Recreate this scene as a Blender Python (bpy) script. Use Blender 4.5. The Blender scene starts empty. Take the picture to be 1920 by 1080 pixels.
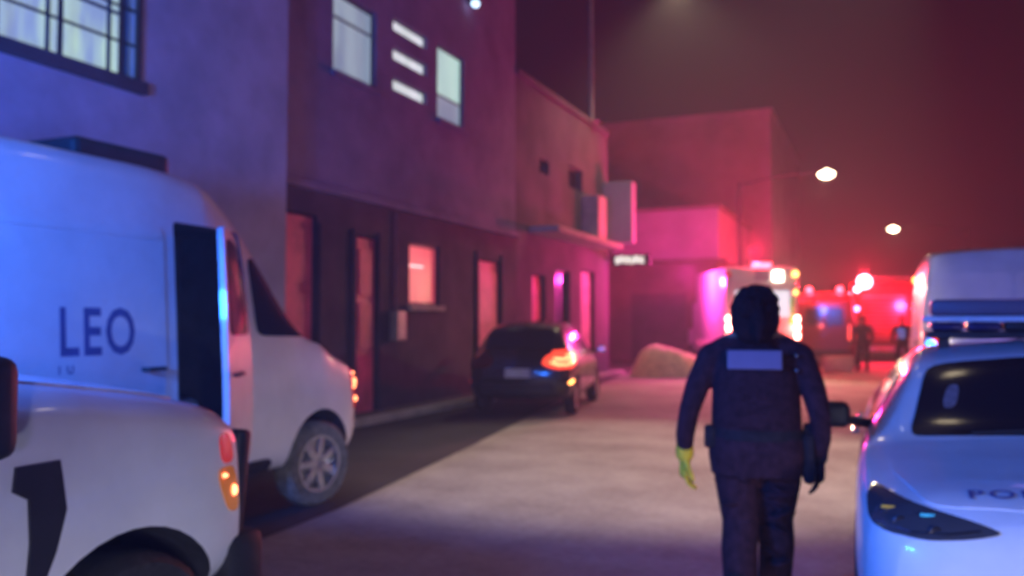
import bpy, bmesh, math, random
import numpy as np
from mathutils import Vector, Matrix
from mathutils.bvhtree import BVHTree
from mathutils.geometry import delaunay_2d_cdt
R = math.radians
random.seed(7)
C = bpy.context.scene.collection
scene = bpy.context.scene

# ------------------------------------------------------------------ camera, sky, exposure
cam_d = bpy.data.cameras.new('camera')
cam = bpy.data.objects.new('camera', cam_d)
C.objects.link(cam)
cam.location = (0, 0, 1.55)
cam.rotation_euler = (R(90 + 2.33), 0, R(23.3))
cam_d.lens = 30.0
cam_d.sensor_width = 36.0
cam_d.clip_start = 0.05
cam_d.clip_end = 600
cam_d.dof.use_dof = True              # the phone was still hunting for focus
cam_d.dof.focus_distance = 1.1
cam_d.dof.aperture_fstop = 3.7
scene.camera = cam

world = bpy.data.worlds.new('World')
scene.world = world
world.use_nodes = True
wn = world.node_tree
bg = wn.nodes['Background']
sky = wn.nodes.new('ShaderNodeTexSky')
sky.sky_type = 'NISHITA'
sky.sun_disc = False
sky.sun_elevation = R(-6)
sky.sun_rotation = R(200)
glow = wn.nodes.new('ShaderNodeMix')          # city glow on low night cloud, over the dim night sky
glow.data_type = 'RGBA'
glow.blend_type = 'ADD'
glow.inputs[0].default_value = 1.0
glow.inputs[7].default_value = (0.075, 0.03, 0.028, 1)
wn.links.new(sky.outputs[0], glow.inputs[6])
wn.links.new(glow.outputs[2], bg.inputs[0])
bg.inputs[1].default_value = 0.09

sun_d = bpy.data.lights.new('moon', 'SUN')
sun_d.energy = 0.01
sun_d.angle = R(0.5)
sun_d.color = (1, 0.95, 0.9)
sun = bpy.data.objects.new('moon', sun_d)
sun.rotation_euler = (R(40), 0, R(200))
C.objects.link(sun)

scene.view_settings.view_transform = 'Standard'
scene.view_settings.look = 'None'
scene.view_settings.exposure = 0.0
scene.view_settings.gamma = 1.0
scene.view_settings.use_curve_mapping = False
scene.render.engine = 'CYCLES'
scene.cycles.use_denoising = True
scene.cycles.max_bounces = 6
scene.cycles.volume_bounces = 0
scene.cycles.sample_clamp_indirect = 6.0
scene.cycles.caustics_reflective = False
scene.cycles.caustics_refractive = False

# ------------------------------------------------------------------ helpers
def empty(name, loc=(0, 0, 0), rz=0.0, label=None, cat=None, group=None, kind=None):
    o = bpy.data.objects.new(name, None)
    C.objects.link(o)
    o.location = loc
    o.rotation_euler = (0, 0, R(rz))
    tag(o, label, cat, group, kind)
    return o

def tag(o, label=None, cat=None, group=None, kind=None):
    if label: o['label'] = label
    if cat: o['category'] = cat
    if group: o['group'] = group
    if kind: o['kind'] = kind
    return o

def link_mesh(name, me, mat, parent=None, loc=None):
    o = bpy.data.objects.new(name, me)
    C.objects.link(o)
    if mat is not None:
        for m in (mat if isinstance(mat, (list, tuple)) else [mat]):
            me.materials.append(m)
    if parent is not None: o.parent = parent
    if loc is not None: o.location = loc
    return o

class MB:
    def __init__(self):
        self.bm = bmesh.new()
    def box(self, c, s, bev=0.0, seg=2, rot=None):
        b = bmesh.new()
        bmesh.ops.create_cube(b, size=1.0)
        for v in b.verts:
            v.co = Vector((v.co.x * s[0], v.co.y * s[1], v.co.z * s[2]))
        if bev > 0:
            bmesh.ops.bevel(b, geom=list(b.edges), offset=min(bev, min(s) * .49), segments=seg, profile=.5, affect='EDGES')
        M = Matrix.Translation(Vector(c))
        if rot is not None: M = M @ rot
        bmesh.ops.transform(b, matrix=M, verts=b.verts)
        self.add(b)
        return self
    def bx(self, x0, x1, y0, y1, z0, z1, bev=0.0):
        return self.box(((x0 + x1) / 2, (y0 + y1) / 2, (z0 + z1) / 2), (abs(x1 - x0), abs(y1 - y0), abs(z1 - z0)), bev)
    def add(self, b):
        me = bpy.data.meshes.new('t')
        b.to_mesh(me)
        b.free()
        self.bm.from_mesh(me)
        bpy.data.meshes.remove(me)
    def faces(self, vs, fs):
        bv = [self.bm.verts.new(v) for v in vs]
        for f in fs:
            try: self.bm.faces.new([bv[i] for i in f])
            except ValueError: pass
        return self
    def tube(self, pts, rads, n=10, cap=True):
        pts = [Vector(p) for p in pts]
        if not isinstance(rads, (list, tuple)): rads = [rads] * len(pts)
        rings = []
        for i, p in enumerate(pts):
            d = (pts[min(i + 1, len(pts) - 1)] - pts[max(i - 1, 0)]).normalized()
            a = d.cross(Vector((0, 0, 1)))
            if a.length < .05: a = d.cross(Vector((0, 1, 0)))
            a.normalize()
            b = d.cross(a).normalized()
            rings.append([self.bm.verts.new(p + (a * math.cos(t) + b * math.sin(t)) * rads[i]) for t in [2 * math.pi * k / n for k in range(n)]])
        for i in range(len(rings) - 1):
            for k in range(n):
                self.bm.faces.new((rings[i][k], rings[i][(k + 1) % n], rings[i + 1][(k + 1) % n], rings[i + 1][k]))
        if cap:
            self.bm.faces.new(rings[0][::-1])
            self.bm.faces.new(rings[-1])
        return self
    def lathe(self, prof, axis='y', n=32, c=(0, 0, 0)):
        # prof: list of (radius, offset along axis)
        rings = []
        for r, h in prof:
            ring = []
            for k in range(n):
                t = 2 * math.pi * k / n
                a, b = r * math.cos(t), r * math.sin(t)
                p = {'y': (a, h, b), 'z': (a, b, h), 'x': (h, a, b)}[axis]
                ring.append(self.bm.verts.new(Vector(p) + Vector(c)))
            rings.append(ring)
        for i in range(len(rings) - 1):
            for k in range(n):
                self.bm.faces.new((rings[i][k], rings[i][(k + 1) % n], rings[i + 1][(k + 1) % n], rings[i + 1][k]))
        if prof[0][0] > 1e-4: self.bm.faces.new(rings[0][::-1])
        if prof[-1][0] > 1e-4: self.bm.faces.new(rings[-1])
        return self
    def ball(self, c, r, seg=16, rot=None):
        b = bmesh.new()
        bmesh.ops.create_uvsphere(b, u_segments=seg, v_segments=max(6, seg * 2 // 3), radius=1.0)
        rr = r if isinstance(r, (tuple, list)) else (r, r, r)
        M = Matrix.Translation(Vector(c))
        if rot is not None: M = M @ rot
        M = M @ Matrix.Diagonal((*rr, 1))
        bmesh.ops.transform(b, matrix=M, verts=b.verts)
        self.add(b)
        return self
    def mesh(self, name, smooth=None):
        bmesh.ops.recalc_face_normals(self.bm, faces=self.bm.faces)
        me = bpy.data.meshes.new(name)
        self.bm.to_mesh(me)
        self.bm.free()
        if smooth is not None:
            for p in me.polygons: p.use_smooth = True
            me.set_sharp_from_angle(angle=R(smooth))
        return me
    def build(self, name, mat, parent=None, smooth=None, loc=None):
        return link_mesh(name, self.mesh(name, smooth), mat, parent, loc)

def kids(o):
    return [c for c in bpy.data.objects if c.parent == o]

def copy_tree(o, parent=None):
    c = o.copy()
    C.objects.link(c)
    if parent is not None: c.parent = parent
    for ch in kids(o): copy_tree(ch, c)
    return c

# ------------------------------------------------------------------ materials
def mat(name, col, rough=.6, metal=0.0, coat=0.0, noise=.12, scale=6.0, bump=0.0, bscale=60.0, emit=None, estr=0.0, alpha=None, spec=.5):
    m = bpy.data.materials.new(name)
    m.use_nodes = True
    nt = m.node_tree
    p = nt.nodes['Principled BSDF']
    p.inputs['Roughness'].default_value = rough
    p.inputs['Metallic'].default_value = metal
    p.inputs['Coat Weight'].default_value = coat
    p.inputs['Coat Roughness'].default_value = .06
    p.inputs['Specular IOR Level'].default_value = spec
    tc = nt.nodes.new('ShaderNodeTexCoord')
    if noise > 0:
        n = nt.nodes.new('ShaderNodeTexNoise')
        n.inputs['Scale'].default_value = scale
        n.inputs['Detail'].default_value = 6
        n.inputs['Roughness'].default_value = .62
        nt.links.new(tc.outputs['Object'], n.inputs['Vector'])
        cr = nt.nodes.new('ShaderNodeValToRGB')
        lo = [max(0, c * (1 - noise * 2)) for c in col]
        hi = [min(1, c * (1 + noise)) for c in col]
        cr.color_ramp.elements[0].position = .3
        cr.color_ramp.elements[1].position = .62
        cr.color_ramp.elements[0].color = (*lo, 1)
        cr.color_ramp.elements[1].color = (*hi, 1)
        nt.links.new(n.outputs['Fac'], cr.inputs['Fac'])
        nt.links.new(cr.outputs['Color'], p.inputs['Base Color'])
        mr = nt.nodes.new('ShaderNodeMapRange')
        mr.inputs['To Min'].default_value = min(1, rough * 1.25)
        mr.inputs['To Max'].default_value = rough * .8
        nt.links.new(n.outputs['Fac'], mr.inputs['Value'])
        nt.links.new(mr.outputs[0], p.inputs['Roughness'])
    else:
        p.inputs['Base Color'].default_value = (*col, 1)
    if bump > 0:
        n2 = nt.nodes.new('ShaderNodeTexNoise')
        n2.inputs['Scale'].default_value = bscale
        n2.inputs['Detail'].default_value = 5
        nt.links.new(tc.outputs['Object'], n2.inputs['Vector'])
        bp = nt.nodes.new('ShaderNodeBump')
        bp.inputs['Strength'].default_value = bump
        bp.inputs['Distance'].default_value = .02
        nt.links.new(n2.outputs['Fac'], bp.inputs['Height'])
        nt.links.new(bp.outputs[0], p.inputs['Normal'])
    if emit is not None:
        p.inputs['Emission Color'].default_value = (*emit, 1)
        p.inputs['Emission Strength'].default_value = estr
    return m

M = {}
M['white_paint'] = mat('white_paint', (.74, .75, .78), .32, coat=.6, noise=.05, scale=2.5)
M['black_paint'] = mat('black_paint', (.014, .012, .016), .25, coat=.8, noise=.1)
M['red_paint'] = mat('red_paint', (.17, .008, .012), .35, coat=.6, noise=.08)
M['glass'] = mat('dark_glass', (.012, .010, .016), .12, noise=0, spec=.3)
M['cavity'] = mat('cabin_dark', (.025, .025, .03), .8, noise=.2)
M['trim'] = mat('black_plastic', (.016, .016, .02), .55, noise=.2, bump=.1, bscale=200)
M['rubber'] = mat('rubber', (.02, .02, .022), .8, noise=.25, scale=20, bump=.2, bscale=90)
M['tyre_lit'] = mat('lit_rubber', (.16, .15, .13), .9, noise=.25, scale=14, bump=.2, bscale=90)  # paler rubber stands for the light on the van's tyres
M['alloy'] = mat('alloy', (.55, .55, .56), .35, metal=.85, noise=.1)
M['chrome'] = mat('chrome', (.7, .7, .72), .15, metal=1, noise=.05)
M['seat'] = mat('seat_cloth', (.22, .21, .2), .9, noise=.2, scale=30)
M['lens_red'] = mat('red_lens', (.5, .02, .02), .15, noise=0, coat=.5, emit=(1, .06, .04), estr=.28)
M['lens_red_lit'] = mat('lit_red_lens', (.5, .02, .02), .15, noise=0, emit=(1, .07, .03), estr=1.7)
M['lens_hot'] = mat('lamp_hot_spot', (.8, .3, .2), .2, noise=0, emit=(1, .26, .10), estr=6)  # glowing spots: hatchback lamp strips, and painted glints on pickup and van lamps
M['lens_amber'] = mat('amber_lens', (.7, .2, .02), .15, noise=0, coat=.5, emit=(1, .3, .05), estr=.9)
M['lens_amber_dim'] = mat('dim_amber_lens', (.7, .22, .03), .15, noise=0, coat=.5, emit=(1, .3, .05), estr=.12)
M['lens_amber_lit'] = mat('lit_amber_lens', (.7, .2, .02), .15, noise=0, emit=(1, .36, .08), estr=9)
M['lens_clear'] = mat('clear_lens', (.05, .05, .06), .06, noise=0, coat=1)
M['reflector'] = mat('lamp_reflector', (.35, .35, .36), .18, metal=1, noise=0)
M['dark_reflector'] = mat('smoked_reflector', (.08, .07, .08), .3, metal=.8, noise=0)
M['amber_glint'] = mat('amber_glint', (.8, .45, .05), .3, noise=0)  # coloured chip painted as a yellow reflection in the head lamp
M['teal_glint'] = mat('teal_glint', (.10, .75, .70), .3, noise=0)  # coloured chip painted as a teal reflection in the head lamp
M['smoke_lens'] = mat('smoked_lens', (.16, .11, .15), .5, noise=0)
M['sticker'] = mat('paper_sticker', (.20, .16, .19), .6, noise=.2, scale=20)
M['blue_lit'] = mat('lit_blue_lens', (.02, .06, .6), .2, noise=0, emit=(.03, .2, 1), estr=14)
M['blue_off'] = mat('blue_lens', (.03, .025, .08), .2, noise=0)
M['red_lit'] = mat('lit_red_beacon', (.6, .02, .02), .2, noise=0, emit=(1, .03, .05), estr=26)
M['red_white_hot'] = mat('red_strobe', (.9, .3, .3), .2, noise=0, emit=(1, .30, .36), estr=20)
M['white_lit'] = mat('lit_white_lamp', (.9, .9, .85), .2, noise=0, emit=(1, .82, .6), estr=16)
M['street_lit'] = mat('street_lamp_lens', (.9, .9, .85), .2, noise=0, emit=(1, .80, .50), estr=14)
M['plate'] = mat('plate_white', (.75, .75, .75), .4, noise=.05)
M['letter'] = mat('dark_lettering', (.08, .11, .30), .5, noise=.1)
M['navy'] = mat('dark_uniform', (.040, .012, .018), .85, noise=.25, scale=25, bump=.25, bscale=45, spec=.15)
M['vest'] = mat('black_vest', (.036, .010, .015), .8, noise=.25, scale=30, bump=.3, bscale=60, spec=.15)
M['skin'] = mat('skin', (.32, .18, .12), .6, noise=.08)
M['hair'] = mat('dark_hair', (.030, .009, .010), .85, noise=.3, scale=60, bump=.5, bscale=90, spec=.12)
M['glove'] = mat('yellow_glove', (.95, .56, .02), .7, noise=.15, scale=30, bump=.2, bscale=80)
M['patch'] = mat('reflective_patch', (.22, .15, .23), .4, noise=.05)
M['leather'] = mat('black_leather', (.020, .012, .015), .7, noise=.2, scale=30, spec=.15)
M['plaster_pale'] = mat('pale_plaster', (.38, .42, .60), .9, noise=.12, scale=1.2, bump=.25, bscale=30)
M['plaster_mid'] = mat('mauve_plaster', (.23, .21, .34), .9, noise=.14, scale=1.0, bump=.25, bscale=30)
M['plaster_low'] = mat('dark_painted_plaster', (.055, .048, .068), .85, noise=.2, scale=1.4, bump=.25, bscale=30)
M['plaster_rose'] = mat('rose_plaster', (.125, .105, .135), .9, noise=.15, scale=1.1, bump=.25, bscale=30)
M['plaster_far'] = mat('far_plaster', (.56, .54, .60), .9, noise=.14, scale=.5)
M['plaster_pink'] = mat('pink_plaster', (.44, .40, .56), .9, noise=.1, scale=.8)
M['plaster_brown'] = mat('brown_plaster', (.16, .11, .10), .9, noise=.2, scale=.8)
M['ledge'] = mat('ledge_concrete', (.55, .50, .48), .85, noise=.12, scale=3)
M['roof'] = mat('roof_concrete', (.22, .20, .2), .9, noise=.2, scale=2)
M['iron'] = mat('dark_iron', (.02, .02, .03), .6, noise=.2)
M['frame'] = mat('grey_frame', (.12, .12, .14), .5, noise=.1)
M['door_red_light'] = mat('red_lit_door', (.85, .14, .25), .5, noise=.12, scale=3)  # red of the emergency lights put into the door colour
M['door_rose'] = mat('pale_lit_patch', (.62, .50, .52), .6, noise=.12, scale=3)
M['door_dark'] = mat('dark_door', (.07, .055, .06), .6, noise=.2, scale=3)
M['pole'] = mat('galvanised_pole', (.45, .42, .42), .5, metal=.4, noise=.1)
M['sand'] = mat('sand', (.78, .66, .46), .95, noise=.15, scale=8, bump=.6, bscale=25)
M['cream'] = mat('cream_block', (.62, .55, .45), .8, noise=.1, scale=6)
M['hivis'] = mat('green_hivis', (.2, .6, .12), .5, noise=.1, emit=None)

def lit_pane(name, a, b, strength, vertical=True, scale=3.0):
    m = bpy.data.materials.new(name)
    m.use_nodes = True
    nt = m.node_tree
    p = nt.nodes['Principled BSDF']
    p.inputs['Base Color'].default_value = (.3, .3, .3, 1)
    p.inputs['Roughness'].default_value = .3
    tc = nt.nodes.new('ShaderNodeTexCoord')
    mp = nt.nodes.new('ShaderNodeMapping')
    mp.inputs['Scale'].default_value = (1, 1, .25 if vertical else 1)
    n = nt.nodes.new('ShaderNodeTexNoise')
    n.inputs['Scale'].default_value = scale
    n.inputs['Detail'].default_value = 3
    cr = nt.nodes.new('ShaderNodeValToRGB')
    cr.color_ramp.elements[0].position = .38
    cr.color_ramp.elements[1].position = .58
    cr.color_ramp.elements[0].color = (*a, 1)
    cr.color_ramp.elements[1].color = (*b, 1)
    nt.links.new(tc.outputs['Object'], mp.inputs['Vector'])
    nt.links.new(mp.outputs[0], n.inputs['Vector'])
    nt.links.new(n.outputs['Fac'], cr.inputs['Fac'])
    nt.links.new(cr.outputs['Color'], p.inputs['Emission Color'])
    p.inputs['Emission Strength'].default_value = strength
    return m
M['pane_green'] = lit_pane('curtained_lit_pane', (.24, .33, .55), (.52, .74, .58), .9)
M['pane_grey'] = lit_pane('grey_curtain_pane', (.20, .27, .38), (.32, .42, .50), .85, scale=2)
M['pane_white'] = lit_pane('white_lit_pane', (.62, .70, .70), (.80, .83, .90), 1.0)
M['pane_mint'] = lit_pane('mint_lit_pane', (.40, .60, .58), (.50, .78, .68), 1.0, scale=1.5)
M['pane_red'] = lit_pane('red_curtain_pane', (.72, .06, .09), (.85, .12, .13), .8, scale=2)
M['pane_ambulance'] = lit_pane('ambulance_lit_pane', (.42, .48, .62), (.62, .68, .78), 1.25)
M['sign_lit'] = lit_pane('sign_lit_face', (.5, .5, .42), (.95, .95, .85), 1.3, False, 5)

def ground_mat(name, c1, c2, rough, big=.35, fine=30, bump=.35, crack=False):
    m = bpy.data.materials.new(name)
    m.use_nodes = True
    nt = m.node_tree
    p = nt.nodes['Principled BSDF']
    tc = nt.nodes.new('ShaderNodeTexCoord')
    n1 = nt.nodes.new('ShaderNodeTexNoise')
    n1.inputs['Scale'].default_value = big
    n1.inputs['Detail'].default_value = 8
    n1.inputs['Roughness'].default_value = .65
    n2 = nt.nodes.new('ShaderNodeTexNoise')
    n2.inputs['Scale'].default_value = fine
    n2.inputs['Detail'].default_value = 6
    mx = nt.nodes.new('ShaderNodeMath')
    mx.operation = 'MULTIPLY_ADD'
    mx.inputs[1].default_value = .35
    nt.links.new(n2.outputs['Fac'], mx.inputs[0])
    nt.links.new(n1.outputs['Fac'], mx.inputs[2])
    cr = nt.nodes.new('ShaderNodeValToRGB')
    cr.color_ramp.elements[0].position = .45
    cr.color_ramp.elements[1].position = .85
    cr.color_ramp.elements[0].color = (*c1, 1)
    cr.color_ramp.elements[1].color = (*c2, 1)
    nt.links.new(tc.outputs['Object'], n1.inputs['Vector'])
    nt.links.new(tc.outputs['Object'], n2.inputs['Vector'])
    nt.links.new(mx.outputs[0], cr.inputs['Fac'])
    nt.links.new(cr.outputs['Color'], p.inputs['Base Color'])
    p.inputs['Roughness'].default_value = rough
    bp = nt.nodes.new('ShaderNodeBump')
    bp.inputs['Strength'].default_value = bump
    bp.inputs['Distance'].default_value = .01
    nt.links.new(n2.outputs['Fac'], bp.inputs['Height'])
    nt.links.new(bp.outputs[0], p.inputs['Normal'])
    return m
M['ground'] = ground_mat('earth_ground', (.05, .04, .035), (.10, .08, .07), .95)
M['concrete_road'] = ground_mat('worn_concrete', (.19, .165, .15), (.40, .36, .33), .8, big=.8, fine=14, bump=.6)
M['road_shade'] = ground_mat('shaded_road', (.018, .016, .020), (.045, .04, .046), .85, big=.9, fine=18)  # dark colour for the shaded left part of the road
M['sidewalk'] = ground_mat('sidewalk_concrete', (.10, .09, .09), (.17, .16, .16), .9)

def point_light(name, loc, power, col, parent=None, radius=.12, kind='POINT', rot=None, size=None, blend=.6):
    d = bpy.data.lights.new(name, kind)
    d.energy = power
    d.color = col
    d.shadow_soft_size = radius
    if kind == 'SPOT':
        d.spot_size = R(size)
        d.spot_blend = blend
    o = bpy.data.objects.new(name, d)
    C.objects.link(o)
    o.location = loc
    if rot is not None: o.rotation_euler = rot
    if parent is not None: o.parent = parent
    return o

# ------------------------------------------------------------------ setting: ground, road, kerbs
def sheet(name, pts, z, m):
    mb = MB()
    mb.faces([(x, y, z) for x, y in pts], [tuple(range(len(pts)))])
    o = mb.build(name, m)
    return tag(o, kind='structure')
sheet('ground', [(-150, -150), (150, -150), (150, 150), (-150, 150)], 0, M['ground'])
sheet('road', [(-7.1, -40), (3.6, -40), (3.6, 140), (-7.1, 140)], .004, M['concrete_road'])
sheet('shadow_strip', [(-7.08, -30), (-3.9, -30), (-3.95, 3), (-4.15, 6.0), (-4.7, 9.5), (-5.4, 13.5), (-6.0, 17), (-6.9, 24), (-7.08, 24)], .008, M['road_shade'])  # dark sheet stands in for the shadow beside the left-hand vehicles
mb = MB(); mb.bx(-7.6, -7.205, 8.95, 25, 0.001, .14, .02)
tag(mb.build('sidewalk', M['sidewalk']), kind='structure')
mb = MB(); mb.bx(-7.2, -7.08, 8.95, 25, 0.001, .13, .02)
tag(mb.build('kerb', M['ledge']), kind='structure')
mb = MB(); mb.bx(3.6, 5.0, -30, 90, 0.001, .14, .02)
tag(mb.build('sidewalk', M['sidewalk']), kind='structure')

# ------------------------------------------------------------------ buildings
def facade(parent, name, x, y0, y1, z0, z1, openings, m, depth=.22):
    """wall whose street face is the plane x, pierced by openings (y0,y1,z0,z1), with reveals"""
    ys = sorted({y0, y1, *[o[0] for o in openings], *[o[1] for o in openings]})
    zs = sorted({z0, z1, *[o[2] for o in openings], *[o[3] for o in openings]})
    mb = MB()
    def q(a, b, c, d): mb.faces([a, b, c, d], [(0, 1, 2, 3)])
    for i in range(len(ys) - 1):
        for j in range(len(zs) - 1):
            cy, cz = (ys[i] + ys[i + 1]) / 2, (zs[j] + zs[j + 1]) / 2
            if any(o[0] < cy < o[1] and o[2] < cz < o[3] for o in openings): continue
            q((x, ys[i], zs[j]), (x, ys[i + 1], zs[j]), (x, ys[i + 1], zs[j + 1]), (x, ys[i], zs[j + 1]))
    xb = x - depth
    for a, b, c, d in openings:
        q((x, a, c), (x, b, c), (xb, b, c), (xb, a, c))
        q((x, a, d), (x, b, d), (xb, b, d), (xb, a, d))
        q((x, a, c), (x, a, d), (xb, a, d), (xb, a, c))
        q((x, b, c), (x, b, d), (xb, b, d), (xb, b, c))
    bmesh.ops.remove_doubles(mb.bm, verts=mb.bm.verts, dist=1e-5)
    return mb.build(name, m, parent)

def shell(parent, name, x0, x1, y0, y1, z0, z1, m):
    """the other three walls behind a facade"""
    mb = MB()
    a, b, c, d = (x1, y0), (x1, y1), (x0, y1), (x0, y0)
    for p, q in ((b, c), (c, d), (d, a)):
        mb.faces([(*p, z0), (*q, z0), (*q, z1), (*p, z1)], [(0, 1, 2, 3)])
    return mb.build(name, m, parent)

def window(parent, x, y0, y1, z0, z1, pane_m, mull_y=(), mull_z=(), recess=.10, fr=.05, frame_m=None):
    xf = x - recess
    mb = MB()
    mb.bx(xf - .05, xf, y0, y0 + fr, z0, z1).bx(xf - .05, xf, y1 - fr, y1, z0, z1)
    mb.bx(xf - .05, xf, y0 + fr, y1 - fr, z0, z0 + fr).bx(xf - .05, xf, y0 + fr, y1 - fr, z1 - fr, z1)
    w = mb.build('window', frame_m or M['frame'], parent)
    ys = [y0 + fr] + list(mull_y) + [y1 - fr]
    zs = [z0 + fr] + list(mull_z) + [z1 - fr]
    for i in range(len(ys) - 1):
        for j in range(len(zs) - 1):
            p = MB()
            p.bx(xf - .04, xf - .025, ys[i] + .012, ys[i + 1] - .012, zs[j] + .012, zs[j + 1] - .012)
            pm = pane_m[(i * (len(zs) - 1) + j) % len(pane_m)] if isinstance(pane_m, list) else pane_m
            p.build('pane', pm, w)
    for y in mull_y:
        p = MB(); p.bx(xf - .045, xf + .01, y - .014, y + .014, z0 + fr, z1 - fr); p.build('mullion', frame_m or M['frame'], w)
    for z in mull_z:
        p = MB(); p.bx(xf - .042, xf + .007, y0 + fr, y1 - fr, z - .014, z + .014); p.build('mullion', frame_m or M['frame'], w)
    return w

def door(parent, x, y0, y1, z0, z1, m, panels=2, recess=.12):
    xf = x - recess
    mb = MB(); mb.bx(xf - .05, xf, y0 + .03, y1 - .03, z0, z1 - .03, .004)
    d = mb.build('door', m, parent)
    h = (z1 - z0 - .2) / panels
    for k in range(panels):
        p = MB(); p.bx(xf + .002, xf + .022, y0 + .12, y1 - .12, z0 + .12 + k * h, z0 + .12 + (k + .86) * h, .008)
        p.build('panel', m, d)
    p = MB(); p.tube([(xf, y1 - .1, z0 + 1.0), (xf + .05, y1 - .1, z0 + 1.0), (xf + .05, y1 - .2, z0 + 1.0)], .012, 8)
    p.build('handle', M['chrome'], d)
    return d

def roof_slab(parent, x0, x1, y0, y1, z, over=.06, th=.18, m=None):
    mb = MB(); mb.bx(x0 - over, x1 + over, y0, y1, z, z + th, .01)
    return mb.build('roof', m or M['ledge'], parent)

# first house (blue in the police light), street face x = -7.0
X1 = -7.0
b1 = empty('house', (0, 0, 0), 0, 'pale plastered house with a barred upstairs window, tinted blue', 'house', 'houses along the street')
w1 = (4.25, 6.44, 4.03, 5.5)
op1 = [w1, (1.0, 2.0, .14, 2.3), (5.4, 7.4, 1.0, 2.3)]
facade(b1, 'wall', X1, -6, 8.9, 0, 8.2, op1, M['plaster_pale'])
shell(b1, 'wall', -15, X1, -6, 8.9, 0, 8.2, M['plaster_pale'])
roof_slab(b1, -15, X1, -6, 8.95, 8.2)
window(b1, X1, *w1, [M['pane_green'], M['pane_green'], M['pane_green'], M['pane_green']], mull_y=(5.0, 5.53, 6.22), mull_z=(4.72,), recess=.12, fr=.04)
g = MB()
for z in (4.38, 4.74, 5.1):
    g.bx(X1 + .012, X1 + .03, w1[0], w1[1], z - .012, z + .012)
for y in (4.9, 5.53, 6.22):
    g.bx(X1 + .032, X1 + .055, y - .022, y + .022, w1[2], w1[3])
g.bx(X1 + .012, X1 + .06, w1[0] - .02, w1[0] + .03, w1[2], w1[3]).bx(X1 + .012, X1 + .06, w1[1] - .02, w1[1] + .035, w1[2], w1[3])
g.build('window_grille', M['iron'], b1)
s = MB(); s.bx(X1 + .002, X1 + .10, w1[0] - .1, w1[1] + .1, 3.90, 4.028, .012); s.build('sill', M['plaster_low'], b1)
door(b1, X1, 1.0, 2.0, .14, 2.3, M['door_dark'])
window(b1, X1, 5.4, 7.4, 1.0, 2.3, M['glass'], mull_y=(6.4,))

# second house, street face x = -7.5, y 8.9 .. 17.6
X2 = -7.5
b2 = empty('house', (0, 0, 0), 0, 'mauve two storey house with three louvre slots between lit upstairs windows', 'house', 'houses along the street')
wA = (10.6, 11.8, 5.35, 6.62)
wC = (13.9, 15.0, 5.36, 6.78)
slots = [(12.32, 13.5, z, z + .22) for z in (5.5, 6.02, 6.52)]
g0 = [(9.15, 10.2, .14, 3.1), (11.2, 11.8, .14, 2.92), (12.85, 13.95, 1.86, 2.95), (15.6, 16.7, .14, 2.85)]
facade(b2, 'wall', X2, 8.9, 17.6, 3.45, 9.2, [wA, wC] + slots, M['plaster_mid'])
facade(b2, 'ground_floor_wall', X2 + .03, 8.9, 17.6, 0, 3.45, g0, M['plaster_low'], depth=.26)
mb = MB(); mb.bx(X2 - .2, X2 + .12, 8.9, 17.6, 3.452, 3.56, .01); mb.build('string_course', M['plaster_mid'], b2)
shell(b2, 'wall', -16, X2, 8.9, 17.6, 0, 9.2, M['plaster_mid'])
roof_slab(b2, -16, X2, 8.9, 17.6, 9.2)
window(b2, X2, *wA, M['pane_grey'], mull_z=(6.22,), recess=.05)
window(b2, X2, *wC, [M['pane_grey'], M['pane_mint']], mull_z=(5.83,), recess=.04)
for s_ in slots:
    window(b2, X2, *s_, M['pane_white'], recess=.05, fr=.02)
door(b2, X2 + .03, *g0[0], M['door_red_light'], 3, recess=.06)
door(b2, X2 + .03, *g0[1], M['door_red_light'], 3, recess=.03)
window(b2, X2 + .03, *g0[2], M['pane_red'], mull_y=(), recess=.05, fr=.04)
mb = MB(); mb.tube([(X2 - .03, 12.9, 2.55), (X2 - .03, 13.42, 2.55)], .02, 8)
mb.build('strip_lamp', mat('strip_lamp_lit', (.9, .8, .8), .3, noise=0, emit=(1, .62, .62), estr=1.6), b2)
door(b2, X2 + .03, *g0[3], M['door_red_light'], 2, recess=.05)
# small security lamp high under the eaves
mb = MB(); mb.ball((X2 + .18, 15.15, 7.92), (.08, .10, .07)); mb.build('alarm_lamp', mat('alarm_lamp_lit', (.7, .8, .9), .3, noise=0, emit=(.5, .75, 1), estr=3), b2)
mb = MB(); mb.bx(X2, X2 + .12, 15.1, 15.2, 7.96, 8.02); mb.build('lamp_bracket', M['iron'], b2)

pp = MB(); pp.tube([(X2 + .09, 8.98, 9.1), (X2 + .09, 8.98, .2)], .05, 10); pp.build('downpipe', M['frame'], b2, 40)
for z in (1.2, 4.2, 6.6, 8.4):
    pp = MB(); pp.bx(X2 + .01, X2 + .15, 8.92, 9.04, z, z + .05); pp.build('pipe_clip', M['iron'], b2)
pp = MB(); pp.bx(X2 + .032, X2 + .19, 12.2, 12.5, 1.25, 1.75, .02); pp.build('meter_box', M['pole'], b2)
pp = MB(); pp.tube([(X2 + .06, 12.35, 1.75), (X2 + .06, 12.35, 3.4)], .018, 8); pp.build('conduit', M['frame'], b2)
for a_, b_ in ((9.1, 10.25), (11.15, 11.85), (15.55, 16.75)):
    pp = MB(); pp.bx(X2 + .032, X2 + .07, a_ - .06, a_ + .02, .14, 3.0).bx(X2 + .032, X2 + .07, b_ - .02, b_ + .06, .14, 3.0); pp.build('door_surround', M['plaster_low'], b2)
pp = MB(); pp.bx(X2 + .032, X2 + .12, 12.78, 14.02, 1.76, 1.855, .01); pp.build('sill', M['ledge'], b2)
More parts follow.
